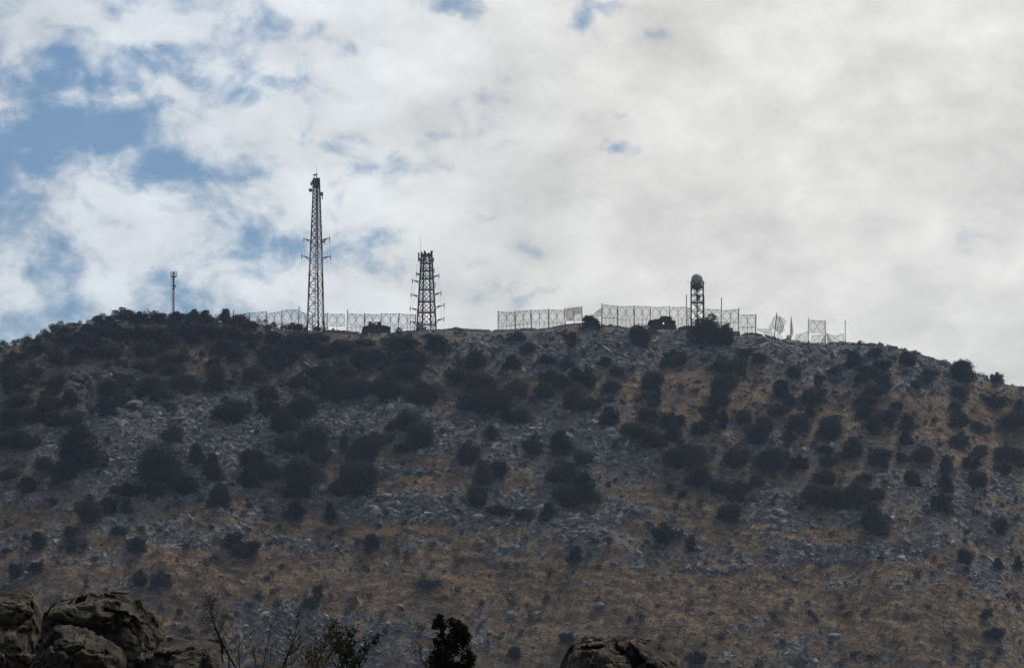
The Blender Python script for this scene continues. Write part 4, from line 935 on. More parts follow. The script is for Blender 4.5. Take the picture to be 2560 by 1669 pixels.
for i, s in enumerate(TH):
    x, y, z, hit = g_[i]; wm = s[2] * y / F; hm = s[3] * y / F * 1.04
    if not hit:                      # stands on the crest: reach up to the traced top
        zt = W(s[0], s[1] - s[3] / 2, y).z; hm = max(zt - z, .8)
    else:
        zt = W(s[0], s[1] - s[3] / 2, y).z; hm = max((zt - z) * 1.06, hm * .8, .5)
    lab = labels[i]
    for kx, tx in special.items():
        if abs(s[0] - kx[0]) < 12 and abs(s[1] - kx[1]) < 12: lab = tx
    rz = rr.uniform(0, 6.28); wm *= 1.18 if not hit else 1.15
    if i < NB:
        t = empty('oak_bush', (x, y, z - .12), 0); tag(t, lab, 'bush', 'shrubs dotted over the hillside')
        c = link('crown', BIG[s[4]][rr.randrange(4)], t); c.scale = (wm, wm, hm); c.rotation_euler.z = rz
        c = link('stems', STEM[rr.randrange(3)], t); c.scale = (wm, wm, hm)
    else:
        o = link('shrub', TPL[s[4]][rr.randrange(len(TPL[s[4]]))]); o.location = (x, y, z - .10); o.scale = (wm, wm, hm); o.rotation_euler.z = rz
        tag(o, lab, 'shrub', 'shrubs dotted over the hillside')
# everything smaller: one mass of low scrub
def scrub_cloud(pts, seed=9, per=220):
    r = np.random.default_rng(seed); V_ = []
    for x, y, z, w, h in pts:
        n = int(per * min(1.6, max(.25, w / 1.6))); d = r.normal(size=(n, 3)); d /= np.linalg.norm(d, axis=1)[:, None]
        cl = r.uniform(-.25, .25, (4, 3)); k = r.integers(0, 4, n)
        c = (cl[k] + d * (r.uniform(.2, 1, n) ** .5 * .30)[:, None]) * [w, w, h] + [x, y, z + h * .42]
        s = .05 * (.5 + min(w, 3)) * r.uniform(.6, 1.5, n)
        a = r.normal(size=(n, 3)); a /= np.linalg.norm(a, axis=1)[:, None]; b_ = np.cross(a, r.normal(size=(n, 3))); b_ /= np.linalg.norm(b_, axis=1)[:, None]
        V_.append(np.stack([c + a * s[:, None], c + b_ * s[:, None] * .7, c - a * s[:, None]], 1).reshape(-1, 3))
    V_ = np.concatenate(V_); return V_, np.arange(len(V_)).reshape(-1, 3)
pts = []
for s, g in zip(S_[300:], g_[300:]): pts.append((g[0], g[1], g[2], s[2] * .1, s[3] * .1))
rs = np.random.default_rng(12)
NS = 9000; bx = rs.uniform(-140, 140, NS); by = rs.uniform(825, 1001, NS); bz = height(bx, by)
bqx, bqy = PX(bx, by, bz)
dens = .42 * (1 - smooth(1150, 1420, bqy)) + .24 + .45 * smooth(.0, .5, fbm(bx / 11, by / 11, 7.7, 3))
gm = emap(GR, bqx, bqy); dens = np.minimum(dens * (1 - .6 * gm) + .8 * (1 - smooth(1000, 1250, bqx)) * (1 - smooth(930, 1050, bqy)) * (1 - .7 * emap(RK, bqx, bqy)), 1); crest = (ridge_y(bx) - by < 7) & (bqx > 845) & (bqx < 1920); dens[crest] = 0
for k in np.where(rs.random(NS) < dens * .70)[0]:
    upl = (1 - smooth(1050, 1300, bqx[k])) * (1 - smooth(960, 1080, bqy[k])); w = float(rs.choice([.5, .8, 1.1, 1.6, 2.2], p=[.24, .28, .24, .16, .08])) * (1 + .75 * upl); pts.append((bx[k], by[k], bz[k], w, w * rs.uniform(.6, 1.1)))
v, f = scrub_cloud(pts); o = link('low_scrub', npmesh('low_scrub', v, f, [MT['leafg']])); tag(o, kind='stuff', cat='scrub', label='low dark thorny scrub scattered over the stony slope')

# ------------------------------------------------------------------ limestone
from mathutils import noise as mn
def hull_rock(seed, n=11):
    r = random.Random(seed); bm = bmesh.new(); sx, sy, sz = r.uniform(.7, 1.25), r.uniform(.6, 1.0), r.uniform(.45, .85)
    for _ in range(n):
        p = [r.uniform(-1, 1) for _ in range(3)]; m_ = max(abs(c) for c in p); p = [c / m_ * (.75 + .25 * r.random()) for c in p]
        bm.verts.new((p[0] * sx, p[1] * sy, p[2] * sz))
    res = bmesh.ops.convex_hull(bm, input=bm.verts); bmesh.ops.delete(bm, geom=[g for g in res['geom_interior'] if isinstance(g, bmesh.types.BMVert)], context='VERTS')
    bmesh.ops.triangulate(bm, faces=bm.faces); bm.verts.index_update()
    v = np.array([q.co[:] for q in bm.verts]); f = np.array([[q.index for q in fc.verts] for fc in bm.faces]); bm.free(); return v, f
HT = [hull_rock(s) for s in range(14)]
def rubble(name, X, Y_, Z, S, seed, flat=1.0):
    r = np.random.default_rng(seed); Vs, Fs, k = [], [], 0
    pick = r.integers(0, len(HT), len(X)); rot = r.uniform(0, 6.283, len(X)); t1 = r.normal(0, .30, len(X)); t2 = r.normal(0, .30, len(X))
    for j, (hv, hf) in enumerate(HT):
        m_ = np.where(pick == j)[0]
        if not len(m_): continue
        c, s_ = np.cos(rot[m_]), np.sin(rot[m_])
        x = hv[None, :, 0] * S[m_, None] * r.uniform(.8, 1.4, (len(m_), 1)); y = hv[None, :, 1] * S[m_, None]; z = hv[None, :, 2] * S[m_, None] * r.uniform(.7, 1.15, (len(m_), 1)) * flat
        z = z + x * t1[m_, None] + y * t2[m_, None]
        v = np.stack([x * c[:, None] - y * s_[:, None] + X[m_, None], x * s_[:, None] + y * c[:, None] + Y_[m_, None], z + Z[m_, None]], 2)
        f = hf[None] + (np.arange(len(m_)) * len(hv))[:, None, None] + k
        Vs.append(v.reshape(-1, 3)); Fs.append(f.reshape(-1, 3)); k += v.shape[0] * v.shape[1]
    return npmesh(name, np.concatenate(Vs), np.concatenate(Fs), [MT['nrock']])
# stone material: tone changes from stone to stone
rm = bpy.data.materials.new('weathered_limestone'); rm.use_nodes = True; t = rm.node_tree; b = t.nodes['Principled BSDF']; b.inputs['Roughness'].default_value = .95; b.inputs['Specular IOR Level'].default_value = .2
geo = t.nodes.new('ShaderNodeNewGeometry'); 
c1 = RAMP(t, geo.outputs['Random Per Island'], [(0.0, (.17, .172, .18)), (.45, (.28, .282, .29)), (.8, (.40, .40, .405)), (1.0, (.60, .59, .57))])
c2 = RAMP(t, TN(t, 1.1, 8, .75), [(.35, (.40, .39, .38)), (.62, (1.15, 1.15, 1.15))])
mg = t.nodes.new('ShaderNodeMix'); mg.data_type = 'RGBA'; mg.blend_type = 'MULTIPLY'; mg.inputs['Factor'].default_value = .8
t.links.new(c1, mg.inputs['A']); t.links.new(c2, mg.inputs['B']); t.links.new(mg.outputs['Result'], b.inputs['Base Color'])
bp = t.nodes.new('ShaderNodeBump'); bp.inputs['Strength'].default_value = .8; bp.inputs['Distance'].default_value = .15
t.links.new(TN(t, 4, 8, .7), bp.inputs['Height']); t.links.new(bp.outputs[0], b.inputs['Normal'])
MT['nrock'] = rm
rs = np.random.default_rng(21); n0 = 260000
X = rs.uniform(-142, 142, n0); Y_ = rs.uniform(812, 1003, n0); Z = height(X, Y_); cv = cover(X, Y_, Z)
p_acc = .085 + .80 * smooth(.38, .82, cv) ** 1.3
p_acc[(ridge_y(X) - Y_ < 5) & (PX(X, Y_, Z)[0] > 845) & (PX(X, Y_, Z)[0] < 1920)] *= .12; keep = rs.random(n0) < p_acc; X, Y_, Z, cv = X[keep], Y_[keep], Z[keep], cv[keep]
S = np.where(rs.random(len(X)) < .02, 1.7, 1.0) * np.minimum(.17 / (rs.random(len(X)) ** .55 + .10), 1.25) * (.65 + .6 * smooth(.4, .9, cv))
print('rubble', len(X))
o = link('limestone_rubble', rubble('limestone_rubble', X, Y_, Z + S * .05 - np.maximum(S - .9, 0) * .35, S, 1)); tag(o, kind='stuff', cat='rubble', label='loose grey limestone rubble strewn down the whole hillside')
# bedded ledges
LED = [((880, 1185), (1180, 1175), 14), ((900, 1250), (1250, 1240), 10), ((1380, 1290), (1560, 1300), 10), ((1980, 1365), (2330, 1380), 11), ((2000, 1400), (2180, 1405), 9), ((1680, 1420), (1830, 1432), 10), ((1850, 1300), (2040, 1310), 9),
       ((330, 1000), (520, 1010), 12), ((850, 1000), (1040, 1010), 13), ((280, 1130), (430, 1100), 10), ((1400, 1310), (1560, 1290), 9), ((700, 1260), (860, 1255), 9), ((540, 1400), (700, 1395), 6), ((1610, 1380), (1700, 1390), 8), ((880, 1265), (960, 1275), 16)]
lx, ly_, ls = [], [], []
for (a, b_, th) in LED:
    n = int((b_[0] - a[0]) / 3.2)
    for k in range(n):
        u = rs.random(); lx.append(a[0] + (b_[0] - a[0]) * u + rs.normal(0, 3)); ly_.append(a[1] + (b_[1] - a[1]) * u + 5 * float(perlin(u * 5, a[0], .5)) + rs.normal(0, th * .22)); ls.append(rs.uniform(.35, .9) * th / 11)
gg = ground_at(lx, ly_); gg = np.array([g[:3] for g in gg]); ls = np.array(ls)
o = link('bedrock_ledges', rubble('bedrock_ledges', gg[:, 0], gg[:, 1], gg[:, 2] + ls * .2, ls, 5, 1.3)); tag(o, kind='stuff', cat='rock ledge', label='broken grey bedrock ledges running across the slope')
# dry grass tufts
rs = np.random.default_rng(31); n0 = 60000
X = rs.uniform(-140, 140, n0); Y_ = rs.uniform(815, 1002, n0); Z = height(X, Y_); cv = cover(X, Y_, Z); k = (cv < .55) & (rs.random(n0) < .75); X, Y_, Z = X[k], Y_[k], Z[k]; n = len(X); V_ = []
for j in range(4):
    a = rs.uniform(0, 6.28, n); h = rs.uniform(.12, .42, n); w = rs.uniform(.04, .12, n); ox_ = rs.normal(0, .15, n); oy_ = rs.normal(0, .15, n); lx_ = rs.normal(0, .12, n)
    V_.append(np.stack([np.stack([X + ox_ - w * np.cos(a), Y_ + oy_ - w * np.sin(a), Z - .03], 1), np.stack([X + ox_ + w * np.cos(a), Y_ + oy_ + w * np.sin(a), Z - .03], 1), np.stack([X + ox_ + lx_, Y_ + oy_, Z + h], 1)], 1).reshape(-1, 3))
V_ = np.concatenate(V_); MT['straw'] = mat('dry_straw', (.19, .14, .09), .95, (.46, .345, .205), .5, lo=.35, hi=.65)
o = link('dry_grass', npmesh('dry_grass', V_, np.arange(len(V_)).reshape(-1, 3), [MT['straw']])); tag(o, kind='stuff', cat='grass', label='dry straw coloured grass tufts between the stones')

# individual boulders
def np_rock(seed, sub=4, cuts=9, amp=.10, box=None):
    bm = bmesh.new(); bmesh.ops.create_icosphere(bm, subdivisions=sub, radius=1.0)
    v = np.array([q.co[:] for q in bm.verts]); f = np.array([[q.index for q in fc.verts] for fc in bm.faces]); bm.free()
    r = np.random.default_rng(seed); d = v / np.linalg.norm(v, axis=1)[:, None]
    pl = r.normal(size=(cuts, 3)); pl /= np.linalg.norm(pl, axis=1)[:, None]; off = r.uniform(.62, .95, cuts)
    rad = np.full(len(v), 1.0)
    for p, o_ in zip(pl, off):
        dp = d @ p; rr_ = np.where(dp > .05, o_ / np.maximum(dp, .05), 9); rad = np.minimum(rad, rr_)
    q = d * rad[:, None]; k = seed * 3.1
    rad = rad * (1 + amp * fbm(q[:, 0] * 1.8 + k, q[:, 1] * 1.8, q[:, 2] * 1.8, 5, .55))
    q = d * rad[:, None]
    if box is not None: q = q * np.array(box)
    return q, f
BR = []
for s in range(8):
    r = random.Random(s); v, f = np_rock(s + 1, 3, 9, .12, (r.uniform(.9, 1.2), .85, r.uniform(.55, .85)))
    BR.append(npmesh('boulder', v, f, [MT['rock']]))
HB = [(1811, 1091, 24, 16, 'pale rounded boulder standing out among the shrubs below the radar dome tower'), (336, 1012, 44, 26, 'big squarish grey boulder at the top left of the left rock field'), (300, 1027, 26, 24, 'rounded grey boulder just left of the big squarish one in the left rock field'),
 (337, 1040, 30, 16, 'grey block under the big squarish boulder in the left rock field'), (440, 1048, 46, 10, 'long flat slab in the middle of the left rock field'), (372, 1100, 26, 20, 'upright angular boulder in the centre of the left rock field'), (1068, 884, 32, 18, 'pale tilted slab high on the slope below the shorter lattice tower'),
 (930, 994, 38, 22, 'large craggy block at the top left of the central rock field'), (1020, 1018, 44, 24, 'wide grey outcrop block at the crown of the central rock field'), (975, 1020, 28, 22, 'squat block beside the wide outcrop in the central rock field'), (1240, 1062, 16, 15, 'round pale boulder right of a shrub in the central rock field'),
 (1525, 1075, 34, 16, 'broad pale boulder on the right shoulder of the central rock field'), (1556, 1092, 36, 16, 'long grey slab at the right end of the central rock field'), (967, 1240, 48, 14, 'bright flat topped slab above the bedded ledges'), (938, 1278, 30, 34, 'tall square bedrock block left of centre on the lower slope'),
 (1195, 1292, 36, 22, 'tilted grey boulder under the middle bedded ledges'), (1243, 1304, 30, 14, 'wedge shaped stone right of the tilted boulder on the lower slope'), (1437, 1300, 44, 22, 'broad fissured outcrop on the lower slope right of centre'), (1763, 1277, 14, 16, 'small round pale boulder beside a shrub on the right lower slope'), (1990, 1452, 14, 10, 'small pale round stone on the right lower slope'),
 (1838, 1415, 26, 18, 'rounded boulder at the end of the right hand ledge'), (1940, 1415, 18, 16, 'grey boulder leaning by a ledge on the right lower slope'), (2085, 1586, 36, 14, 'long low boulder near the lower right of the slope'), (1402, 1372, 14, 10, 'pale squat stone below the fissured outcrop'), (1204, 1357, 18, 12, 'single round stone in the dry grass right of centre'),
 (1282, 1562, 12, 8, 'little pale stone near the bottom of the slope, centre right'), (1498, 1512, 24, 12, 'flat grey boulder low on the slope right of centre'), (588, 1424, 20, 10, 'bright slanted stone in the dry grass left of centre'), (483, 1416, 14, 10, 'small bright stone left of the slanted one in the dry grass'), (543, 1493, 18, 14, 'pale rounded stone behind the leaning twigs'),
 (770, 1220, 22, 14, 'domed stone among shrubs on the lower slope left of centre'), (555, 1437, 18, 6, 'thin flat stone in the dry grass left of centre'), (1280, 1535, 30, 18, 'jumbled pale boulder on the lower slope centre right'), (155, 815, 26, 14, 'flat capped boulder perched on the far left skyline'), (180, 818, 26, 12, 'second boulder from the left on the far left skyline outcrop'),
 (225, 812, 30, 16, 'broad hazy outcrop boulder on the left skyline beside the dense bushes'), (137, 825, 14, 8, 'small dark stone at the left foot of the skyline outcrop'), (1875, 1410, 16, 10, 'small grey stone just above the rounded boulder by the right hand ledge')]
big = [(h[0], h[1], h[2], h[3], h[4], None) for h in HB]
rs = np.random.default_rng(77)
X = rs.uniform(-128, 128, 9000); Y_ = rs.uniform(835, 998, 9000); Z = height(X, Y_); cv = cover(X, Y_, Z); qx, qy = PX(X, Y_, Z)
ok = np.where((cv > .62) & (qx > 10) & (qx < 2550) & (qy < 1660))[0][:300 - len(HB)]
for k in ok: big.append((qx[k], qy[k], rs.uniform(10, 20), rs.uniform(7, 12), None, None))
gg = ground_at([b_[0] for b_ in big], [b_[1] + b_[3] * .3 for b_ in big])
for b_, g in zip(big, gg):
    o = link('boulder', BR[rr.randrange(8)]); w = b_[2] * g[1] / F / 2 * 1.05; h = b_[3] * g[1] / F / 2
    if g[3] is False: o.location = (g[0], g[1], W(b_[0], b_[1], g[1]).z)
    else: o.location = (g[0], g[1], g[2] + h * .45)
    o.scale = (w, w * .9, h * 1.35); o.rotation_euler = (rr.uniform(-.15, .15), rr.uniform(-.15, .15), rr.choice((0, 3.14)) + rr.uniform(-.4, .4))
    if b_[4]: tag(o, b_[4], 'boulder', 'boulders on the hillside')
    else:
        c = cell(b_[0], b_[1]); tag(o, 'grey limestone block in rubble ' + ROWS[c[1]][2] + ' ' + COLS[c[0]][2], 'boulder', 'unremarkable blocks ' + ROWS[c[1]][2] + ' ' + COLS[c[0]][2])

# ------------------------------------------------------------------ foreground rocks
fm = bpy.data.materials.new('lichened_dark_limestone'); fm.use_nodes = True; t = fm.node_tree; b = t.nodes['Principled BSDF']; b.inputs['Roughness'].default_value = .95; b.inputs['Specular IOR Level'].default_value = .15
c1 = RAMP(t, TN(t, 2.2, 10, .72), [(.30, (.018, .015, .012)), (.44, (.068, .058, .046)), (.57, (.19, .165, .133)), (.70, (.50, .46, .38))])
c2 = RAMP(t, TN(t, 14, 8, .75), [(.36, (.35, .34, .31)), (.60, (1.2, 1.2, 1.2))])
mg = t.nodes.new('ShaderNodeMix'); mg.data_type = 'RGBA'; mg.blend_type = 'MULTIPLY'; mg.inputs['Factor'].default_value = .85
t.links.new(c1, mg.inputs['A']); t.links.new(c2, mg.inputs['B']); t.links.new(mg.outputs['Result'], b.inputs['Base Color'])
bp = t.nodes.new('ShaderNodeBump'); bp.inputs['Strength'].default_value = 1.0; bp.inputs['Distance'].default_value = .05
t.links.new(TN(t, 9, 10, .75), bp.inputs['Height']); t.links.new(bp.outputs[0], b.inputs['Normal'])
def near_rock(label, outline_px, Y, depth, seed, crack=None, amp=.05, zb=-2.1):
    """rock whose upper silhouette follows the skyline points; a full-bodied heap reaching down to the ground"""
    NU = 260; xs_ = np.linspace(outline_px[0][0], outline_px[-1][0], NU); top = np.interp(xs_, [p[0] for p in outline_px], [p[1] for p in outline_px])
    Xw = np.array([W(x, 1600, Y).x for x in xs_]); Zt = np.array([W(x, y, Y).z for x, y in zip(xs_, top)])
    nv = 260; c = Vector((float(Xw.mean()), Y, zb)); Vv = np.zeros((NU, nv, 3)); half = depth / 2
    for j in range(nv):
        a = j / (nv - 1)                                     # 0 front foot, .5 top, 1 rear foot
        th = math.pi * a; sy = -math.cos(th); hz = math.sin(th)
        e = .38; yy_ = math.copysign(abs(sy) ** e, sy); zz = hz ** e
        u = (np.arange(NU) / (NU - 1) - .5) * 2; end = np.clip(1 - np.abs(u) ** 6, 0, 1) ** .35
        Vv[:, j, 0] = Xw; Vv[:, j, 1] = Y + yy_ * half * (.35 + .65 * end); Vv[:, j, 2] = zb + (Zt - zb) * zz
    P = Vv.reshape(-1, 3); k = seed * 7.7
    n1 = fbm(P[:, 0] * 1.6 + k, P[:, 1] * 1.6, P[:, 2] * 1.9, 6, .55); n2 = fbm(P[:, 0] * 1.6 + k, P[:, 1] * 1.6 + 40, P[:, 2] * 1.9, 6, .55); n3 = fbm(P[:, 0] * 2.4 + k, P[:, 1] * 2.4 + 80, P[:, 2] * 2.4, 6, .6)
    rg = 1 - np.abs(fbm(P[:, 0] * 1.3 + k, P[:, 1] * 1.3, P[:, 2] * 3.4 + 9, 3, .5)) * 3; rg = np.clip(rg, 0, 1) ** 3
    tilt_w = smooth(.55, .9, (P[:, 2] - zb) / (np.repeat(Zt, nv) - zb)); P[:, 2] -= tilt_w * .13 * np.clip((Y + half * .55 - P[:, 1]) / half, 0, 1.3)
    P[:, 1] += np.where(P[:, 1] < Y, 1, .3) * (.26 * fbm(P[:, 0] * 1.9 + k + 3, P[:, 2] * 1.5, k, 3, .55) - .05)
    n4 = fbm(P[:, 0] * 7 + k, P[:, 1] * 7, P[:, 2] * 9, 4, .6); rg2 = np.clip(1 - np.abs(fbm(P[:, 0] * 2.6 + k + 5, P[:, 1] * 2.0, P[:, 2] * 1.6, 4, .6)) * 5, 0, 1) ** 2
    P[:, 1] += n4 * amp * .9 + rg2 * amp * .5; P[:, 2] += n4 * amp * .35
    P[:, 0] += n1 * amp * 1.0; P[:, 1] += n2 * amp * 2.0 + rg * amp * .7; P[:, 2] += n3 * amp * .8 - rg * amp * .3
    if crack is not None:
        cz = np.array([W(x, y, Y).z for x, y in crack]); cx = np.array([W(x, y, Y).x for x, y in crack])
        for q in range(len(cx) - 1):
            ax, az, bx_, bz_ = cx[q], cz[q], cx[q + 1], cz[q + 1]; L2 = (bx_ - ax) ** 2 + (bz_ - az) ** 2
            tt = np.clip(((P[:, 0] - ax) * (bx_ - ax) + (P[:, 2] - az) * (bz_ - az)) / L2, 0, 1)
            dd = np.hypot(P[:, 0] - ax - tt * (bx_ - ax), P[:, 2] - az - tt * (bz_ - az)); P[:, 1] += np.where(P[:, 1] < Y, .22 * np.exp(-(dd / .012) ** 2), 0)
    rr_ = np.random.default_rng(seed + 90); ext = np.array([Xw.max() - Xw.min(), depth, 1.0]); NC = 46
    cen = np.stack([rr_.uniform(Xw.min() - .1, Xw.max() + .1, NC), rr_.uniform(Y - half, Y + half, NC), rr_.uniform(Zt.max() - .9, Zt.max() + .1, NC)], 1)
    Q = P.copy(); Q[:, 0] += .05 * fbm(P[:, 0] * 4, P[:, 1] * 4, P[:, 2] * 4 + k, 3); Q[:, 2] += .04 * fbm(P[:, 0] * 4 + 9, P[:, 1] * 4, P[:, 2] * 4 + k, 3)
    D_ = ((Q[:, None, :] - cen[None]) * np.array([1, .8, 1.6])) ** 2; D_ = np.sqrt(D_.sum(2)); od = np.argsort(D_, 1)[:, :2]; f1 = np.take_along_axis(D_, od, 1)
    ofs = rr_.uniform(-.10, .10, NC)[od[:, 0]]; gr = rr_.normal(0, .38, (NC, 2))[od[:, 0]]; loc = Q - cen[od[:, 0]]
    frontw = np.where(P[:, 1] < Y + .1, 1.0, 0.0); border = np.exp(-((f1[:, 1] - f1[:, 0]) / .012) ** 2)
    P[:, 1] += frontw * (ofs + gr[:, 0] * loc[:, 0] + gr[:, 1] * loc[:, 2] + border * .035); P[:, 2] -= border * .006 - ofs * .12
    P -= np.array(c)
    idx = np.arange((NU - 1) * nv).reshape(NU - 1, nv)[:, :-1].ravel(); f = np.stack([idx, idx + nv, idx + nv + 1, idx + 1], 1)
    o = link('foreground_rock', npmesh('foreground_rock', P, f, [fm], smooth=True)); o.location = c; tag(o, label, 'rock', 'weathered rocks in the foreground'); return o
near_rock('dark rock cut off by the left edge of the view', [(-160, 1500), (-100, 1480), (0, 1474), (60, 1474), (78, 1482), (90, 1500), (95, 1530), (108, 1562), (116, 1600), (120, 1669), (122, 1800)], 38, 1.5, 1)
near_rock('largest foreground rock, domed and fissured, in the lower left corner', [(96, 1700), (98, 1560), (104, 1530), (120, 1508), (150, 1492), (180, 1484), (240, 1481), (255, 1477), (300, 1479), (318, 1484), (330, 1492), (342, 1500), (356, 1515), (375, 1528), (392, 1548), (404, 1566), (416, 1572), (419, 1592), (421, 1700)], 36.5, 1.5, 2, [(270, 1524), (300, 1528), (312, 1530)], .06)
near_rock('low dark boulder with a pale sloping top edge, in front of the largest rock', [(56, 1760), (62, 1660), (90, 1618), (118, 1588), (133, 1566), (170, 1562), (205, 1566), (228, 1580), (262, 1588), (280, 1606), (300, 1628), (306, 1669), (310, 1760)], 34.5, 1.2, 3, None, .05)
near_rock('flat topped dark rock right of the largest foreground rock', [(388, 1760), (392, 1600), (400, 1589), (440, 1588), (480, 1586), (520, 1587), (540, 1590), (552, 1602), (562, 1640), (572, 1700), (578, 1760)], 35.5, 1.3, 4, None, .045)
near_rock('cracked pale topped rock at the bottom edge right of centre', [(1396, 1800), (1404, 1669), (1414, 1640), (1424, 1618), (1432, 1601), (1450, 1594), (1465, 1588), (1490, 1589), (1520, 1594), (1545, 1590), (1570, 1586), (1590, 1588), (1620, 1598), (1650, 1607), (1672, 1618), (1696, 1634), (1710, 1650), (1716, 1690), (1722, 1800)], 33, 1.3, 5,
  [(1428, 1620), (1490, 1619), (1510, 1614), (1540, 1619), (1556, 1633), (1578, 1648), (1582, 1669)], .05)
near_rock('sliver of pale rock showing at the bottom edge under the twigs', [(690, 1760), (700, 1672), (715, 1664), (740, 1662), (760, 1666), (772, 1672), (780, 1760)], 36, .8, 6, None, .03)
# loose cap stone on the largest rock
v, f = np_rock(31, 4, 10, .10, (.085, .10, .018)); o = link('cap_stone', npmesh('cap_stone', v, f, [fm], True)); o.location = W(296, 1480.5, 36.3); tag(o, 'thin flat stone lying on top of the largest foreground rock', 'stone')

# ------------------------------------------------------------------ foreground plants
def plant(name, label, cat, base_px, Y, stems, leafm, seed, leaf=.016, twigs=7, leaves=5, r0=.007, gnd=-2.0, lw=.5):
    r = random.Random(seed); b0 = W(base_px[0], base_px[1], Y); root = empty(name, (b0.x, Y, gnd)); tag(root, label, cat)
    mb = MB(root.location); lv_ = []
    def leafs(p, n, spread):
        for _ in range(n):
            c = p + Vector((r.gauss(0, spread), r.gauss(0, spread), r.gauss(0, spread))); a = Vector((r.gauss(0, 1), r.gauss(0, 1), r.gauss(0, 1))).normalized(); q = a.cross(Vector((r.gauss(0, 1), r.gauss(0, 1), r.gauss(0, 1)))).normalized()
            s = leaf * r.uniform(.6, 1.2); m_ = a.cross(q) * s * .12
            lv_.append((c - a * s, c - a * s * .3 + q * s * lw + m_, c + a * s * .45 + q * s * lw * .8 + m_, c + a * s, c + a * s * .45 - q * s * lw * .8 + m_, c - a * s * .3 - q * s * lw + m_))
    for st in stems:
        P = [Vector((b0.x, Y, gnd))] + [W(x, y, Y + r.uniform(-.05, .05)) for x, y in st]; n = len(P)
        for i in range(n - 1):
            ra = .8 * r0 * (1 - i / n) + .0014; rb_ = .8 * r0 * (1 - (i + 1) / n) + .0012; mb.strut(P[i], P[i + 1], ra, rb_, 6)
            if i == 0: continue
            for _ in range(twigs):
                u = r.random(); p = lerp(P[i], P[i + 1], u); d = (P[i + 1] - P[i]).normalized(); side_ = Vector((r.choice((-1, 1)) * r.uniform(.35, 1), r.uniform(-.5, .5), r.uniform(.1, .7)))
                L_ = r.uniform(.04, .14) * (1.25 - i / n); e = p + (d * .8 + side_).normalized() * L_; e2 = e + (d + side_ * .4).normalized() * L_ * .6
                mb.strut(p, e, .0018, .0012, 4); mb.strut(e, e2, .0012, .0007, 4)
                for q in (p, e, lerp(e, e2, .5), e2): leafs(q, r.randint(0, leaves), .012)
        leafs(P[-1], leaves + 1, .015)
    mb.build('branches', MT['twig'], root)
    m2 = MB(root.location)
    for l in lv_: m2.add(l, [(0, 1, 2, 3, 4, 5)])
    m2.build('leaves', leafm, root); return root
plant('leaning_sapling', 'bare leaning sapling with a few dry leaves, rising beside the flat topped rock', 'sapling', (592, 1675), 31,
  [[(590, 1669), (572, 1640), (556, 1610), (545, 1588), (536, 1560), (531, 1540), (526, 1520), (520, 1500), (515, 1478)], [(590, 1669), (545, 1588), (552, 1570), (557, 1555), (560, 1545)], [(572, 1640), (536, 1560), (527, 1530), (529, 1515), (534, 1498)]], MT['leafy'], 1, .009, 4, 1, .0075)
plant('wispy_shrub', 'wispy thin branched shrub with sparse yellowish leaves right of the leaning sapling', 'shrub', (650, 1700), 32,
  [[(655, 1680), (662, 1640), (672, 1600), (676, 1575), (678, 1550)], [(600, 1690), (598, 1650), (596, 1620), (600, 1602)], [(630, 1690), (640, 1650), (630, 1620)]], MT['leafy'], 2, .010, 4, 2, .0045)
plant('branching_shrub', 'forked bare shrub with small yellow green leaves in the bottom left middle', 'shrub', (700, 1700), 32.5,
  [[(700, 1680), (716, 1640), (732, 1605), (740, 1575), (744, 1545), (743, 1528)], [(716, 1640), (745, 1620), (752, 1600)], [(700, 1680), (732, 1610), (715, 1580), (706, 1555)], [(700, 1670), (732, 1655), (745, 1640)]], MT['leafy'], 3, .010, 6, 2, .0055)
plant('yellow_leaved_shrub', 'yellow leaved shrub at the bottom edge between the forked shrub and the green one', 'shrub', (790, 1700), 33,
  [[(780, 1690), (800, 1640), (815, 1605), (825, 1580), (828, 1568)], [(770, 1690), (785, 1650), (800, 1620), (812, 1612)], [(800, 1690), (815, 1650), (835, 1620), (838, 1604)], [(760, 1690), (768, 1660), (775, 1650)]], MT['leafy'], 4, .012, 8, 4, .005)
plant('leafy_oak_shoots', 'dark green oak shoots at the bottom edge left of the black leafy sapling', 'shrub', (880, 1700), 33,
  [[(870, 1690), (862, 1640), (852, 1605), (848, 1590)], [(880, 1690), (878, 1640), (878, 1600), (877, 1585)], [(890, 1690), (902, 1650), (915, 1625), (920, 1615)], [(880, 1690), (885, 1660), (890, 1640)], [(850, 1690), (845, 1660), (858, 1630)]], MT['leafn'], 5, .014, 9, 5, .006)
plant('thin_shoot', 'single thin leafy shoot just left of the black leafy sapling', 'shrub', (1068, 1700), 32, [[(1068, 1690), (1064, 1660), (1066, 1642)]], MT['leafy'], 6, .012, 8, 3, .005)
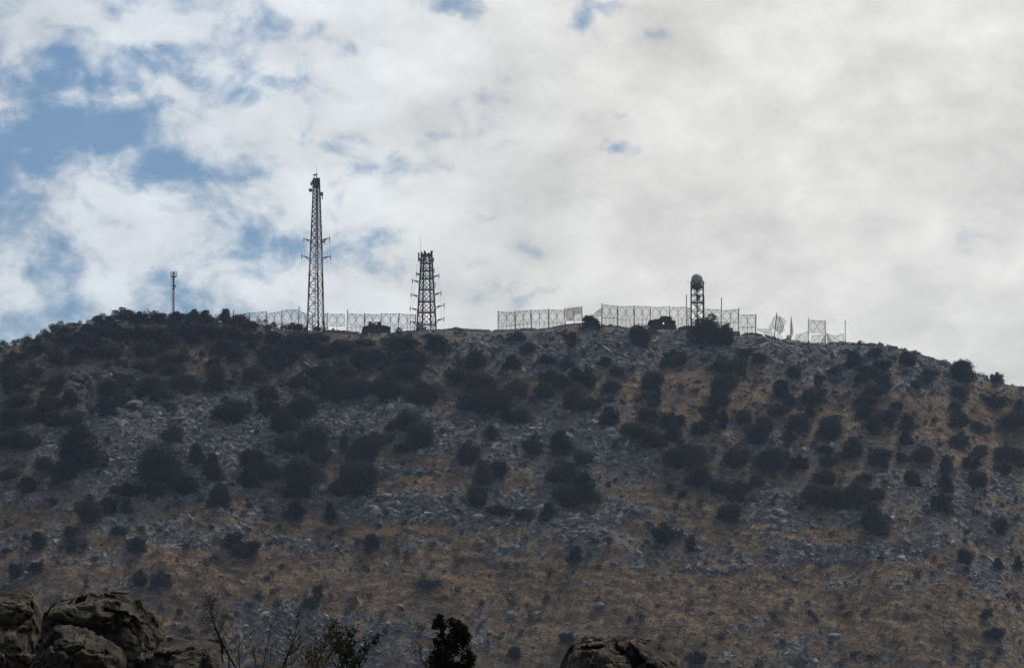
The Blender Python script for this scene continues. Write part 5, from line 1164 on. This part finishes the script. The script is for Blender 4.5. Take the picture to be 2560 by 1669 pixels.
# the dense dark sapling
def dense_tree():
    r = np.random.default_rng(8); Y = 31.0
    blobs_ = [(1100, 1550, 14), (1092, 1562, 13), (1108, 1565, 10), (1098, 1541, 8), (1105, 1585, 11), (1110, 1600, 12), (1140, 1565, 18), (1155, 1575, 18), (1150, 1595, 20), (1135, 1590, 17), (1125, 1610, 15), (1160, 1605, 14), (1140, 1625, 14), (1095, 1608, 11), (1088, 1600, 7), (1100, 1630, 18), (1090, 1645, 16), (1115, 1650, 20), (1095, 1665, 20),
              (1125, 1668, 18), (1145, 1665, 14), (1165, 1640, 13), (1172, 1630, 10), (1180, 1645, 10), (1175, 1660, 13), (1160, 1668, 12), (1125, 1552, 8), (1168, 1588, 10), (1110, 1700, 30), (1150, 1700, 28)]
    root = empty('dense_sapling', (W(1125, 1669, Y).x, Y, -2.0)); tag(root, 'black looking leafy oak sapling in silhouette at the bottom centre', 'tree')
    V_ = []
    for x, y, rr_ in blobs_:
        c0 = np.array(W(x, y, Y)); R_ = rr_ * Y / F * 1.0; n = int(170 * (rr_ / 14) ** 2)
        d = r.normal(size=(n, 3)); d /= np.linalg.norm(d, axis=1)[:, None]; c = c0 + d * (R_ * r.uniform(.1, 1.12, n) ** .6 * np.where(r.random(n) < .22, r.uniform(1, 1.5, n), 1))[:, None]
        a = r.normal(size=(n, 3)); a /= np.linalg.norm(a, axis=1)[:, None]; q = np.cross(a, r.normal(size=(n, 3))); q /= np.linalg.norm(q, axis=1)[:, None]; s = (.0125 * r.uniform(.6, 1.3, n))[:, None]
        V_.append(np.stack([c - a * s, c + q * s * .55 - a * s * .1, c + q * s * .4 + a * s * .6, c + a * s, c - q * s * .4 + a * s * .6, c - q * s * .55 - a * s * .1], 1).reshape(-1, 3))
    V_ = np.concatenate(V_) - np.array(root.location); link('crown', npmesh('crown', V_, np.arange(len(V_)).reshape(-1, 6), [MT['leafn']]), root)
    mb = MB(root.location); P = [Vector((W(1125, 1669, Y).x, Y, -2.0)), W(1120, 1669, Y), W(1118, 1630, Y), W(1112, 1600, Y), W(1104, 1570, Y), W(1098, 1540, Y)]
    for i in range(5): mb.strut(P[i], P[i + 1], .02 - .0035 * i, .0165 - .0035 * i, 7)
    for a, b_ in (((1118, 1630), (1150, 1590)), ((1150, 1590), (1142, 1560)), ((1120, 1669), (1175, 1640)), ((1118, 1640), (1092, 1650))): mb.strut(W(*a, Y), W(*b_, Y), .008, .004, 6)
    mb.build('trunk', MT['twig'], root)
dense_tree()

# ------------------------------------------------------------------ haze
HZ = (.9, 60, 720)
mb = MB(); zlo = float(min(V[:, 2].min(), -57)) - 1.0; zhi = W(791, 413, 1010).z + 2
mb.box((0, 790, (zlo + zhi) / 2), 1904, 1824, zhi - zlo)
hm_ = bpy.data.materials.new('haze_air'); hm_.use_nodes = True; t = hm_.node_tree; t.nodes.remove(t.nodes['Principled BSDF'])
pv = t.nodes.new('ShaderNodeVolumePrincipled'); pv.inputs['Color'].default_value = (.50, .68, 1.0, 1); pv.inputs['Density'].default_value = 0.000078; pv.inputs['Anisotropy'].default_value = .62
t.links.new(pv.outputs[0], t.nodes['Material Output'].inputs['Volume'])
o = mb.build('haze', hm_); tag(o, kind='stuff')
